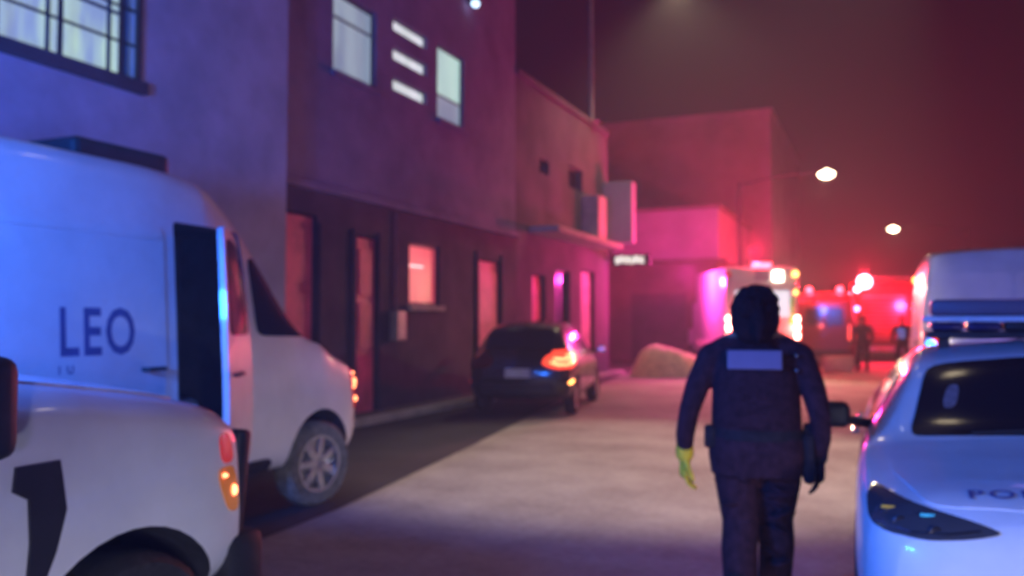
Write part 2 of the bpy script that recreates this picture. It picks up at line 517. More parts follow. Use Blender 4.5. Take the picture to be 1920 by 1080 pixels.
for (a_, b_, z_) in ((10.6, 11.8, 5.35), (13.9, 15.0, 5.36)):
    pp = MB(); pp.bx(X2 + .002, X2 + .09, a_ - .06, b_ + .06, z_ - .10, z_ - .004, .01); pp.build('sill', M['plaster_mid'], b2)
# third house, y 17.6 .. 24.7
b3 = empty('house', (0, 0, 0), 0, 'lower rose house with a projecting door canopy and small dark openings', 'house', 'houses along the street')
o3 = [(19.1, 19.75, 5.2, 5.55), (21.2, 22.35, 5.15, 5.75), (18.6, 19.5, .14, 2.7), (20.2, 21.3, .9, 2.9), (22.2, 23.4, .14, 3.0)]
facade(b3, 'wall', X2, 17.6, 24.7, 0, 7.2, o3, M['plaster_rose'])
shell(b3, 'wall', -15, X2, 17.6, 24.7, 0, 7.2, M['plaster_rose'])
roof_slab(b3, -15, X2, 17.63, 24.75, 7.2, over=.06, th=.14, m=M['plaster_rose'])
for o_ in o3[:2]: window(b3, X2, *o_, M['glass'], recess=.15)
door(b3, X2, *o3[2], M['door_red_light'], 2)
window(b3, X2, *o3[3], M['glass'], mull_y=(20.75,), recess=.1)
door(b3, X2, *o3[4], M['door_rose'], 3)
mb = MB(); mb.bx(X2 + .002, X2 + .75, 18.4, 23.8, 3.66, 3.80, .02); mb.build('canopy', M['ledge'], b3)
mb = MB(); mb.bx(X2 + .002, X2 + .5, 22.25, 22.95, 3.802, 5.05, .02); mb.build('lit_patch', M['door_rose'], b3)  # pale box stands for a patch of light above the canopy
mb = MB(); mb.bx(X2 + .002, X2 + .9, 24.2, 24.6, 3.9, 5.7, .02); mb.build('bay', M['plaster_pink'], b3)

# lit shop sign on the end of the third house
sg = empty('shop_sign', (X2 + .05, 25.15, 3.45), 0, 'small lit white sign board jutting out below the pink bay', 'sign')
mb = MB(); mb.bx(0, 1.15, -.06, .06, -.16, .16, .01); mb.build('sign_box', M['iron'], sg)
xx = .08
for wd, zz in ((.16, 0), (.12, .03), (.2, 0), (.1, -.03), (.16, .02), (.18, 0)):
    mb = MB(); mb.bx(xx, xx + wd - .03, -.075, -.063, -.11 + zz, .10 + zz, .004); mb.build('letter_block', M['sign_lit'], sg)
    xx += wd
mb = MB(); mb.bx(-.25, 0, -.03, .03, .05, .1); mb.build('bracket', M['iron'], sg)
mb = MB(); mb.bx(-.47, -.25, -.3, .3, -3.3, .4, .01); mb.build('pier', M['plaster_rose'], sg)

# pink two storey house and the tall plain block behind
b5 = empty('house', (0, 0, 0), 0, 'two storey house with pink upper floor and dark brown ground floor', 'house', 'houses along the street')
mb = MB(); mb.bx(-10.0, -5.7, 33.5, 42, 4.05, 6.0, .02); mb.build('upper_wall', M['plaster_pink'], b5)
mb = MB(); mb.bx(-13.0, -5.8, 33.6, 42, 0, 4.048); mb.build('ground_floor_wall', M['plaster_brown'], b5)
mb = MB(); mb.bx(-10.1, -5.6, 33.4, 42.1, 6.002, 6.15, .02); mb.build('roof', M['roof'], b5)
mb = MB(); mb.bx(-13.0, -5.4, 33.2, 33.58, 3.9, 4.04, .02); mb.build('ledge', M['plaster_brown'], b5)
mb = MB(); mb.bx(-9.2, -7.0, 33.55, 33.598, .1, 2.7); gd = mb.build('garage_door', M['door_dark'], b5)
for k in range(8):
    p = MB(); p.bx(-9.15, -7.05, 33.52, 33.548, .14 + k * .32, .42 + k * .32, .006); p.build('slat', M['door_dark'], gd)
b6 = empty('apartment_block', (0, 0, 0), 0, 'tall plain windowless block at the bend of the street', 'building')
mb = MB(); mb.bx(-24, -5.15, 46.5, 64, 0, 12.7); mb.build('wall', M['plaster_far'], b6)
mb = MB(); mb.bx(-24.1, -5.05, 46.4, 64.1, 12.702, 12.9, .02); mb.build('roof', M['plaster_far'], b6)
bw = empty('yard_wall', (0, 0, 0), 0, 'long low dark wall along the right pavement', 'wall')
mb = MB(); mb.bx(5.0, 5.25, -30, 90, 0, 2.6); mb.build('wall', M['plaster_brown'], bw)
mb = MB(); mb.bx(4.96, 5.29, -30, 90, 2.602, 2.7, .01); mb.build('coping', M['ledge'], bw)
b7 = empty('far_house', (0, 0, 0), 0, 'dark low house closing the far end of street', 'house', 'houses along the street')
mb = MB(); mb.bx(-4.5, 14, 92, 104, 0, 5.2); mb.build('wall', M['plaster_brown'], b7)
mb = MB(); mb.bx(-4.6, 14.1, 91.9, 104.1, 5.202, 5.4, .02); mb.build('roof', M['roof'], b7)

# ------------------------------------------------------------------ street lighting
def street_lamp(name, base, h, arm, label, power, col=(1, .80, .52), spot=None, light=True, dark=False):
    pm = M['iron'] if dark else M['pole']
    t = empty(name, (base[0], base[1], base[2] if len(base) > 2 else 0), 0, label, 'street lamp', 'street lamps')
    mb = MB(); mb.tube([(0, 0, 0), (0, 0, h * .5), (0, 0, h)], [.085, .07, .05], 12); mb.build('pole', pm, t, 40)
    mb = MB(); mb.tube([(0, 0, h - .12), (arm * .5, 0, h + .12), (arm, 0, h + .16)], [.035, .03, .028], 10); mb.build('arm', pm, t, 40)
    mb = MB(); mb.lathe([(.26, 0), (.2, .02), (0.02, .05)], 'z', 20, (0, 0, 0)); mb.build('base_plate', pm, t)
    s = 1 if arm > 0 else -1
    mb = MB(); mb.ball((arm + s * .25, 0, h + .17), (.36, .15, .085)); mb.build('lamp_head', pm, t, 60)
    mb = MB(); mb.ball((arm + s * .27, 0, h + .09), (.28, .19, .17)); mb.build('lens', M['street_lit'], t, 60)
    if light:
        if spot:
            L = point_light('lamp_light', (arm + s * .27, 0, h - .30), power, col, t, .15, 'SPOT', spot[0], spot[1], spot[2])
        else:
            point_light('lamp_light', (arm + s * .27, 0, h - .30), power, col, t, .15)
    return t
# mast on the roof edge of the third house (top and lamp above the picture)
street_lamp('mast_lamp', (-7.55, 23.3, 7.34), 4.0, 2.2, 'thin pale mast with a lamp arm on the roof edge', 1000, (1, .80, .52),
            (Vector((.12, -.22, -1)).to_track_quat('-Z', 'Y').to_euler(), 104, .6))
street_lamp('street_lamp', (-4.6, 31.5), 6.65, 2.7, 'nearer of the two street lamps, glowing higher in the picture', 70, dark=True)
street_lamp('street_lamp', (4.2, 49.0), 6.4, -3.2, 'farther of the two street lamps, glowing lower above the red vehicle', 70, dark=True)
# unseen lamp added to light the carriageway, pole on the right pavement
aim = Vector((-2.3, 9.6, 0)) - Vector((.1, 9.0, 8.4))
street_lamp('street_lamp', (4.2, 9.0), 8.4, -3.83, 'unseen street lamp added on the right pavement to light the carriageway', 2900, (1, .80, .63),
            (aim.to_track_quat('-Z', 'Y').to_euler(), 53, .5))

# ------------------------------------------------------------------ vehicle builder
def pchip(xs, ys, x):
    xs = np.asarray(xs, float); ys = np.asarray(ys, float)
    h = np.diff(xs); d = np.diff(ys) / h
    m = np.zeros_like(ys)
    for i in range(1, len(xs) - 1):
        if d[i - 1] * d[i] > 0:
            w1, w2 = 2 * h[i] + h[i - 1], h[i] + 2 * h[i - 1]
            m[i] = (w1 + w2) / (w1 / d[i - 1] + w2 / d[i])
    m[0], m[-1] = d[0], d[-1]
    i = np.clip(np.searchsorted(xs, x) - 1, 0, len(xs) - 2)
    t = (x - xs[i]) / h[i]
    return ((2 * t**3 - 3 * t**2 + 1) * ys[i] + (t**3 - 2 * t**2 + t) * h[i] * m[i] + (-2 * t**3 + 3 * t**2) * ys[i + 1] + (t**3 - t**2) * h[i] * m[i + 1])

def chaikin(p, it=2):
    for _ in range(it):
        q = [p[0]]
        for i in range(len(p) - 1):
            a, b = np.array(p[i]), np.array(p[i + 1])
            q += [tuple(a * .75 + b * .25), tuple(a * .25 + b * .75)]
        q.append(p[-1])
        p = q
    return p

class Car:
    def __init__(self, name, stations, paint, loc, rz, label, cat, group, n=70, crown=.03, edge=.10):
        self.root = empty(name, loc, rz, label, cat, group)
        self.paint = paint
        st = sorted(stations)
        xs = [s[0] for s in st]
        X = sorted(set(list(np.linspace(xs[0], xs[-1], n)) + xs))
        cols = [[float(pchip(xs, [s[k] for s in st], x)) for x in X] for k in range(1, 6)]
        bm = bmesh.new()
        rings = []
        for i, x in enumerate(X):
            zb, w, zbelt, wr, zr = [c[i] for c in cols]
            e = min(edge, (zr - zbelt) * .45 + .015)
            half = [(0, zb), (w - .12, zb), (w - .015, zb + .10), (w, (zb + zbelt) / 2), (w - .02, zbelt),
                    (wr + .02, zr - e), (wr - .10, zr - .012), (0, zr + crown)]
            half = chaikin(half, 2)
            full = half + [(-y, z) for y, z in half[-2:0:-1]]
            rings.append([bm.verts.new((x, y, z)) for y, z in full])
        k = len(rings[0])
        for i in range(len(rings) - 1):
            for j in range(k):
                bm.faces.new((rings[i][j], rings[i][(j + 1) % k], rings[i + 1][(j + 1) % k], rings[i + 1][j]))
        bm.faces.new(rings[0]); bm.faces.new(rings[-1][::-1])
        bmesh.ops.recalc_face_normals(bm, faces=bm.faces)
        self.bvh = BVHTree.FromBMesh(bm)
        self.bm = bm
        self.cutters = []
    def cut_cyl(self, x, z, r, y0, y1):
        mb = MB(); mb.lathe([(r, y0), (r, y1)], 'y', 40, (x, 0, z))
        self.cutters.append(mb)
    def cut_box(self, *a, bev=.03):
        mb = MB(); mb.bx(*a, bev=bev)
        self.cutters.append(mb)
    def finish(self):
        me = bpy.data.meshes.new('body')
        self.bm.to_mesh(me); self.bm.free()
        me.materials.append(self.paint); me.materials.append(M['cavity'])
        o = bpy.data.objects.new('body', me); C.objects.link(o)
        tmp = []
        for mb in self.cutters:
            cm = mb.mesh('cut')
            cm.materials.append(M['paint_dummy'] if 'paint_dummy' in M else M['cavity'])
            co = bpy.data.objects.new('cut', cm); C.objects.link(co); tmp.append(co)
            md = o.modifiers.new('b', 'BOOLEAN'); md.operation = 'DIFFERENCE'; md.solver = 'EXACT'; md.object = co
            md.material_mode = 'TRANSFER'
        if tmp:
            dg = bpy.context.evaluated_depsgraph_get()
            nm = bpy.data.meshes.new_from_object(o.evaluated_get(dg))
            o.modifiers.clear(); o.data = nm
            for co in tmp:
                cm = co.data; bpy.data.objects.remove(co); bpy.data.meshes.remove(cm)
        for p in o.data.polygons: p.use_smooth = True
        o.data.set_sharp_from_angle(angle=R(38))
        o.data.name = 'body'
        o.parent = self.root
        self.body = o
        return o
    def cast(self, axis, a, b, off):
        """axis: 'y+','y-' (a=x,b=z)  'x+','x-' (a=y,b=z)  'z' (a=x,b=y)"""
        if axis[0] == 'y':
            s = 1 if axis[1] == '+' else -1
            org, d = Vector((a, 4 * s, b)), Vector((0, -s, 0))
        elif axis[0] == 'x':
            s = 1 if axis[1] == '+' else -1
            org, d = Vector((12 * s, a, b)), Vector((-s, 0, 0))
        else:
            org, d = Vector((a, b, 6)), Vector((0, 0, -1))
        hit, nrm, _, _ = self.bvh.ray_cast(org, d)
        if hit is None: return None
        if nrm.dot(d) > 0: nrm = -nrm
        return hit + nrm * off, hit - nrm * .02
    def decal(self, name, axis, poly, m, off=.006, res=.06, parent=None, label=None, smooth=40):
        poly = [Vector(p) for p in poly]
        for _ in range(2 if name != 'side_vent' else 0):          # ease the corners
            q = []
            for i in range(len(poly)):
                a_, b_ = poly[i], poly[(i + 1) % len(poly)]
                rr = min(.22, .05 / max((b_ - a_).length, 1e-4)) if (b_ - a_).length > .12 else .22
                q += [a_.lerp(b_, rr), a_.lerp(b_, 1 - rr)]
            poly = q
        b = []
        for i in range(len(poly)):
            p, q = poly[i], poly[(i + 1) % len(poly)]
            n = max(1, int((q - p).length / res))
            b += [p.lerp(q, k / n) for k in range(n)]
        nb = len(b)
        x0, x1 = min(p.x for p in b), max(p.x for p in b)
        y0, y1 = min(p.y for p in b), max(p.y for p in b)
        inner = []
        def inside(p):
            c = False
            for i in range(nb):
                a, d = b[i], b[i - 1]
                if (a.y > p.y) != (d.y > p.y) and p.x < (d.x - a.x) * (p.y - a.y) / (d.y - a.y) + a.x: c = not c
            return c
        gx = x0 + res / 2
        while gx < x1:
            gy = y0 + res / 2
            while gy < y1:
                p = Vector((gx, gy))
                if inside(p) and min((p - q).length for q in b) > res * .4: inner.append(p)
                gy += res
            gx += res
        V, E, F, *_ = delaunay_2d_cdt(b + inner, [(i, (i + 1) % nb) for i in range(nb)], [], 1, 1e-5)
        out, ins, ok = [], [], []
        for v in V:
            h = self.cast(axis, v.x, v.y, off)
            ok.append(h is not None)
            if h is None: h = (Vector(), Vector())
            out.append(h[0]); ins.append(h[1])
        F = [f for f in F if all(ok[i] for i in f)]
        ec = {}
        for f in F:
            for i in range(len(f)):
                e = (f[i], f[(i + 1) % len(f)])
                ec[e] = ec.get(e, 0) + 1
        nV = len(V)
        faces = [tuple(f) for f in F]
        for (i, j) in ec:
            if (j, i) not in ec: faces.append((j, i, i + nV, j + nV))
        used = sorted({i for f in faces for i in f})
        mp = {u: k for k, u in enumerate(used)}
        allv = out + ins
        mb = MB(); mb.faces([allv[u] for u in used], [tuple(mp[i] for i in f) for f in faces])
        o = mb.build(name, m, parent or self.root, smooth)
        if label: o['label'] = label
        return o
    def wheel(self, x, y, r, w=.22, steer=0.0, spokes=6, rim_m=None, tyre_m=None):
        s = 1 if y > 0 else -1
        hub = MB(); hub.lathe([(.06, -.05), (.075, .0), (.07, .055), (.0, .07)], 'y', 20)
        hb = hub.build('wheel', M['alloy'], self.root, 40)
        hb.location = (x, y, r)
        hb.rotation_euler = (0, 0, (0 if s > 0 else math.pi) + R(steer))
        ri = r * .66
        t = MB(); t.lathe([(ri, -w / 2), (r * .9, -w / 2), (r * .98, -w / 2 + .03), (r, -w / 4), (r, w / 4), (r * .98, w / 2 - .03), (r * .9, w / 2), (ri, w / 2 - .01), (ri, -w / 2)], 'y', 40)
        t.build('tyre', tyre_m or M['rubber'], hb, 50)
        q = MB()
        q.lathe([(ri, -w / 2 + .01), (ri, w / 2 - .012), (ri - .022, w / 2 - .015), (ri - .03, -w / 2 + .02)], 'y', 40)
        for k in range(spokes):
            a = 2 * math.pi * k / spokes
            rot = Matrix.Rotation(-a, 4, 'Y')
            q.box((rot @ Vector((ri * .52, w * .28, 0))), (ri * .96, .03, .07), .008, rot=rot)
        q.lathe([(.02, -.02), (ri - .03, -.01)], 'y', 30)
        q.build('rim', rim_m or M['alloy'], hb, 40)
        return hb
    def text(self, name, body, axis, org, size, m, flip=1, parent=None, off=.008, spacing=1.0, squeeze=1.0):
        """lettering laid onto the body; org = 2D start, flip = reading direction along the first axis"""
        cu = bpy.data.curves.new('txt', 'FONT')
        cu.body = body; cu.size = size; cu.resolution_u = 3; cu.space_character = spacing; cu.offset = size * .02
        to = bpy.data.objects.new('txt', cu); C.objects.link(to)
        dg = bpy.context.evaluated_depsgraph_get()
        me = bpy.data.meshes.new_from_object(to.evaluated_get(dg))
        bpy.data.objects.remove(to); bpy.data.curves.remove(cu)
        for v in me.vertices:
            u, w = v.co.x * squeeze, v.co.y
            if axis == 'z':   # reading along y, up = towards the windscreen (-x)
                h = self.cast('z', org[0] - w, org[1] + flip * u, off)
            else:
                h = self.cast(axis, org[0] + flip * u, org[1] + w, off)
            if h: v.co = h[0]
        return link_mesh(name, me, m, parent or self.root)

def light_bar(parent, loc, length, width, cols, label=None, h=.14):
    """roof light bar with end lenses; cols = lens materials across"""
    b = MB(); b.bx(loc[0] - width / 2, loc[0] + width / 2, -length / 2, length / 2, loc[2], loc[2] + .045, .015)
    base = b.build('light_bar', M['trim'], parent)
    n = len(cols)
    for i, cm in enumerate(cols):
        y0 = -length / 2 + .02 + i * (length - .04) / n
        p = MB(); p.bx(loc[0] - width / 2 + .015, loc[0] + width / 2 - .015, y0 + .004, y0 + (length - .04) / n - .004, loc[2] + .046, loc[2] + h, .03)
        p.build('lens', cm, base, 40)
    p = MB(); p.bx(loc[0] - width / 2 - .01, loc[0] + width / 2 + .01, -length / 2 - .02, length / 2 + .02, loc[2] + h + .001, loc[2] + h + .034, .012)
    p.build('glint_strip', M['white_paint'], base)  # white strip stands for the reflection along the bar
    for s in (-1, 1):
        p = MB(); p.bx(loc[0] - .05, loc[0] + .05, s * length * .4 - .03, s * length * .4 + .03, loc[2] - .08, loc[2]); p.build('foot', M['trim'], base)
    return base

def light_bar_top(parent, loc, length, width, cols):
    b = MB(); n = 2
    p = MB(); p.bx(loc[0] - width / 2, loc[0] + width / 2, -length / 2, length / 2, loc[2], loc[2] + .10, .03)
    return p.build('upper_lens', M['smoke_lens'], parent, 40)

# ------------------------------------------------------------------ white pickup in the left foreground
def mirror(car, x, z, y, sgn, m, s=(.12, .20, .17)):
    mb = MB()
    mb.tube([(x, sgn * (y - .1), z - .06), (x + .02, sgn * (y + .06), z - .03)], [.03, .025], 8)
    mb.box((x + .02, sgn * (y + .06 + s[1] / 2), z), s, .045, 3)
    o = mb.build('mirror', m, car.root, 40)
    g = MB(); g.box((x + .02 - s[0] / 2 - .002, sgn * (y + .06 + s[1] / 2), z), (.006, s[1] * .8, s[2] * .78), .002)
    g.build('mirror_glass', M['chrome'], o)
    return o

st_pick = [(0, .58, .85, 1.0, .78, 1.15), (-.04, .53, .91, 1.06, .85, 1.21), (-.3, .52, .945, 1.13, .88, 1.29), (-.75, .50, .95, 1.20, .88, 1.37),
           (-1.12, .5, .95, 1.27, .83, 1.44), (-2.0, .5, .95, 1.25, .70, 1.86), (-2.5, .5, .95, 1.25, .69, 1.90), (-3.2, .5, .95, 1.25, .69, 1.89),
           (-3.45, .5, .95, 1.25, .70, 1.82), (-3.62, .5, .95, 1.25, .86, 1.36), (-5.2, .52, .95, 1.22, .88, 1.30), (-5.3, .6, .9, 1.18, .84, 1.26)]
def make_pickup(loc, rz, label, group):
    c = Car('police_pickup', st_pick, M['white_paint'], loc, rz, label, 'pickup truck', group, edge=.09)
    c.cut_cyl(-.60, .40, .46, -1.3, -.5); c.cut_cyl(-.60, .40, .46, .5, 1.3)
    c.cut_cyl(-4.1, .40, .46, -1.3, -.5); c.cut_cyl(-4.1, .40, .46, .5, 1.3)
    c.finish()
    for sx in (-.60, -4.1):
        for sy in (-1, 1): c.wheel(sx, sy * .83, .39, .26, spokes=6)
    for s, ax in ((1, 'y+'), (-1, 'y-')):
        d = c.decal('front_door', ax, [(-2.55, .62), (-1.12, .62), (-1.10, 1.2), (-2.55, 1.21)], M['white_paint'], .006, .1)
        h = MB(); h.tube([(-2.42, s * .965, 1.08), (-2.4, s * 1.0, 1.08), (-2.24, s * 1.0, 1.08), (-2.22, s * .965, 1.08)], .014, 8); h.build('handle', M['trim'], d)
        d = c.decal('rear_door', ax, [(-3.5, .62), (-2.58, .62), (-2.58, 1.21), (-3.5, 1.21)], M['white_paint'], .006, .1)
        h = MB(); h.tube([(-3.38, s * .965, 1.08), (-3.36, s * 1.0, 1.08), (-3.2, s * 1.0, 1.08), (-3.18, s * .965, 1.08)], .014, 8); h.build('handle', M['trim'], d)
        c.decal('side_window', ax, [(-2.52, 1.31), (-1.45, 1.32), (-1.98, 1.70), (-2.52, 1.72)], M['glass'], .006, .08)
        c.decal('side_window', ax, [(-3.35, 1.29), (-2.60, 1.29), (-2.60, 1.72), (-3.3, 1.72)], M['glass'], .006, .08)
        # tall dark side vent behind the wheel arch
        c.decal('side_vent', ax, [(-.885, 1.13), (-1.03, 1.13), (-1.04, 1.06), (-.99, 1.03), (-.985, .90), (-1.0, .71), (-.975, .69), (-.90, .86), (-.865, .98)], M['trim'], .012, .05)
        c.decal('corner_lamp', ax, [(-.20, .99), (-.10, 1.0), (-.07, .94), (-.06, .82), (-.13, .82)], M['lens_amber_dim'], .010, .03)
        c.decal('side_marker', ax, [(-.17, 1.12), (-.10, 1.12), (-.08, 1.01), (-.16, 1.005)], M['lens_red'], .008, .03)
        for dx, dz, r_ in ((-.16, .965, .008), (-.10, .90, .022)):
            hh = c.cast(ax, dx, dz, .012)
            b = MB(); b.ball(hh[0], (.012, .014, r_), 10); b.build('lamp_glint', M['lens_hot'], c.root)  # glowing dot painted as a glint on the corner lamp
        mirror(c, -1.30, 1.33, .95, s, M['trim'], (.15, .20, .27))
        c.decal('head_lamp', 'x+', [(s * .48, 1.0), (s * .78, 1.0), (s * .78, .82), (s * .5, .84)], M['lens_clear'], .008, .06)
    c.decal('windscreen', 'z', [(-1.16, -.72), (-1.16, .72), (-1.94, .60), (-1.94, -.60)], M['glass'], .006, .1)
    c.decal('rear_screen', 'x-', [(-.55, 1.42), (.55, 1.42), (.52, 1.72), (-.52, 1.72)], M['glass'], .006, .1)
    c.decal('bonnet', 'z', [(-.2, -.74), (-.12, 0), (-.2, .74), (-1.03, .80), (-1.06, 0), (-1.03, -.80)], M['white_paint'], .008, .1)
    mb = MB()
    mb.bx(.0, .07, -.80, .80, .78, 1.07, .02)
    gr = mb.build('grille', M['trim'], c.root, 40)
    for k in range(4):
        p = MB(); p.bx(.072, .085, -.7, .7, .81 + k * .065, .84 + k * .065, .004); p.build('grille_bar', M['chrome'], gr)
    mb = MB(); mb.bx(-.12, .10, -.93, .93, .42, .72, .05); bp = mb.build('front_bumper', M['trim'], c.root, 40)
    for s in (-1, 1):
        p = MB(); p.lathe([(.05, 0), (.055, .02), (.02, .03)], 'x', 16, (.095, s * .8, .60)); p.build('fog_lamp', M['lens_red'], bp)
        mb = MB(); mb.box((-.01, s * .84, .90), (.08, .10, .44), .02, rot=Matrix.Rotation(R(7), 4, 'Y')); mb.build('corner_guard', M['trim'], c.root, 50)
    mb = MB(); mb.bx(-5.42, -5.25, -.92, .92, .48, .72, .04); mb.build('rear_bumper', M['trim'], c.root, 40)
    for s in (-1, 1):
        c.decal('tail_lamp', 'x-', [(s * .74, .85), (s * .9, .85), (s * .86, 1.18), (s * .74, 1.18)], M['lens_red'], .01, .05)
    return c
pk = make_pickup((-3.25, 2.75, 0), 90, 'white police pickup at the left edge, bonnet and front wheel arch in front', 'white police vehicles')
light_bar(pk.root, (-2.75, 0, 1.97), 1.4, .34, [M['blue_lit'], M['blue_off'], M['blue_lit'], M['blue_off'], M['blue_lit']])  # unseen roof bar, added to throw blue on the van and first house
point_light('beacon_light', (-2.75, -.45, 2.3), 620, (.02, .17, 1), pk.root, .2)
point_light('beacon_light', (-2.75, .35, 2.4), 1150, (.02, .17, 1), pk.root, .2)

# ------------------------------------------------------------------ vans
st_van = [(-5.45, .48, .90, 1.30, .82, 2.42), (-5.38, .40, .96, 1.36, .85, 2.56), (-4.6, .36, .98, 1.40, .87, 2.64), (-2.6, .36, .98, 1.40, .87, 2.64),
          (-2.0, .36, .98, 1.40, .85, 2.60), (-1.72, .36, .98, 1.40, .82, 2.46), (-.66, .36, .97, 1.36, .80, 1.45), (-.45, .36, .96, 1.24, .82, 1.36),
          (-.18, .38, .94, 1.14, .80, 1.27), (-.05, .42, .88, 1.06, .72, 1.18), (0, .5, .78, .94, .62, 1.06)]
def make_van(loc, rz, label, group, paint, open_door=False, tail=None, lettering=None, name='van', rear_glass=True):
    c = Car(name, st_van, paint, loc, rz, label, 'van', group, crown=.02)
    for sx in (-.66, -4.05):
        c.cut_cyl(sx, .38, .44, -1.3, -.55); c.cut_cyl(sx, .38, .44, .55, 1.3)
    if open_door: c.cut_box(-2.30, -1.56, -1.2, -.25, .55, 2.24)
    c.finish()
    for sx in (-.66, -4.05):
        for sy in (-1, 1):
            front = sx > -1
            c.wheel(sx, sy * .86, .36, .22, steer=(-9 if front and open_door else 0), spokes=7,
                    tyre_m=M['tyre_lit'] if open_door else None)
    for s, ax in ((1, 'y+'), (-1, 'y-')):
        opened = open_door and s < 0
        if not opened:
            d = c.decal('front_door', ax, [(-2.36, .5), (-1.64, .5), (-1.64, 1.38), (-2.36, 1.38)], paint, .006, .1)
            h = MB(); h.tube([(-2.3, s * .985, 1.2), (-2.28, s * 1.02, 1.2), (-2.14, s * 1.02, 1.2), (-2.12, s * .985, 1.2)], .014, 8); h.build('handle', M['trim'], d)
            c.decal('side_window', ax, [(-2.30, 1.46), (-1.68, 1.46), (-1.72, 2.05), (-2.30, 2.16)], M['glass'], .006, .08)
            mirror(c, -1.3, 1.5, .93, s, M['trim'], (.1, .14, .24))
        c.decal('quarter_window', ax, [(-1.48, 1.45), (-.74, 1.43), (-.80, 1.60), (-1.02, 1.86), (-1.22, 2.04), (-1.50, 2.06)], M['glass'], .006, .06)
        # body seams and sliding door
        d = c.decal('sliding_door', ax, [(-3.6, .5), (-2.40, .5), (-2.40, 2.2), (-3.6, 2.2)], paint, .007, .12)
        h = MB(); h.tube([(-2.62, s * .985, 1.25), (-2.6, s * 1.02, 1.25), (-2.46, s * 1.02, 1.25), (-2.44, s * .985, 1.25)], .014, 8); h.build('handle', M['trim'], d)
        c.decal('gutter_strip', ax, [(-5.3, 2.10), (-2.46, 2.10), (-2.46, 2.125), (-5.3, 2.125)], paint, .016, .15)
        c.decal('slide_rail', ax, [(-5.1, 1.40), (-3.65, 1.40), (-3.65, 1.43), (-5.1, 1.43)], M['trim'], .008, .1)
        c.decal('sill_trim', ax, [(-3.55, .40), (-1.3, .40), (-1.3, .50), (-3.55, .50)], M['trim'], .012, .1)
        c.decal('front_lamp', ax, [(-.20, 1.14), (-.09, 1.12), (-.06, .98), (-.07, .78), (-.14, .78)], M['lens_red'] if open_door else M['lens_clear'], .012, .035)
        if open_door:
            for dx, dz, r_ in ((-.13, 1.09, .013), (-.10, 1.01, .04), (-.15, .97, .012), (-.10, .86, .026)):
                hh = c.cast(ax, dx, dz, .012)
                if hh:
                    b = MB(); b.ball(hh[0], (.018, .02, r_), 10); b.build('lamp_glint', M['lens_hot'], c.root)  # glowing dot painted as a glint on the front lamp
        c.decal('tail_lamp', 'x-', [(s * .74, .95), (s * .86, .95), (s * .85, 1.5), (s * .76, 1.5)], tail or M['lens_red'], .012, .05)
        c.decal('rear_door', 'x-', [(s * .012, .55), (s * .72, .55), (s * .72, 2.3), (s * .012, 2.3)], paint, .008, .12)
        if rear_glass: c.decal('rear_window', 'x-', [(s * .08, 1.45), (s * .62, 1.45), (s * .60, 2.05), (s * .08, 2.05)], M['glass'], .014, .1)
        c.decal('head_lamp', 'x+', [(s * .42, .92), (s * .62, .96), (s * .62, .80), (s * .44, .78)], M['lens_clear'], .01, .05)
    c.decal('windscreen', 'x+', [(-.76, 1.47), (.76, 1.47), (.74, 2.2), (.5, 2.3), (-.5, 2.3), (-.74, 2.2)], M['glass'], .006, .08)
    c.decal('grille', 'x+', [(-.36, .74), (.36, .74), (.36, .90), (-.36, .90)], M['trim'], .01, .06)
    mb = MB(); mb.bx(-.2, .05, -.70, .70, .38, .66, .07); mb.build('front_bumper', M['trim'], c.root, 40)
    mb = MB(); mb.bx(-5.52, -5.35, -.88, .88, .42, .64, .05); mb.build('rear_bumper', M['trim'], c.root, 40)
    if open_door:
        # opened front passenger door: a panel cut from the side skin, turned about its front hinge
        hx, hy = -1.58, -.985
        dr = c.decal('front_door', 'y-', [(-2.29, .55), (-1.58, .55), (-1.58, 1.40), (-1.66, 2.16), (-2.24, 2.22), (-2.29, 1.40)], paint, .022, .08, label='front passenger door standing ajar')
        dg = c.decal('door_window', 'y-', [(-2.22, 1.46), (-1.66, 1.46), (-1.72, 2.08), (-2.18, 2.14)], M['glass'], .030, .08, parent=dr)
        h = MB(); h.tube([(-2.28, -1.02, 1.2), (-2.26, -1.05, 1.2), (-2.12, -1.05, 1.2), (-2.1, -1.02, 1.2)], .014, 8); h.build('handle', M['trim'], dr)
        ang = R(28)
        dr.location = Vector((hx, hy, 0)) - Matrix.Rotation(ang, 3, 'Z') @ Vector((hx, hy, 0))
        dr.rotation_euler = (0, 0, ang)
        sb = MB(); sb.bx(-2.3, -1.85, -.75, -.30, .85, 1.0, .05); sb.box((-2.26, -.52, 1.3), (.14, .44, .7), .06, rot=Matrix.Rotation(R(-8), 4, 'Y')); sb.box((-2.32, -.52, 1.78), (.1, .24, .2), .04)
        sb.build('cab_seat', M['seat'], c.root, 40)
    if lettering:
        c.text('lettering', lettering[0], 'y-', (lettering[1], lettering[2]), lettering[3], M['letter'], 1, spacing=1.15, squeeze=.72)
        c.text('lettering', lettering[4], 'y-', (lettering[1], lettering[2] - .11), .07, M['letter'], 1)
    mb = MB(); mb.bx(-2.85, -2.05, -.62, -.1, 2.58, 2.76, .04); mb.build('roof_vent', M['trim'], c.root)
    return c
V2 = make_van((-5.33, 6.72, 0), 90, 'white high-roof van beyond the pickup, front passenger door ajar, dark letters on its side', 'vans in the street', M['white_paint'], True,
              lettering=('LEO', -3.22, 1.36, .40, 'I  U'))

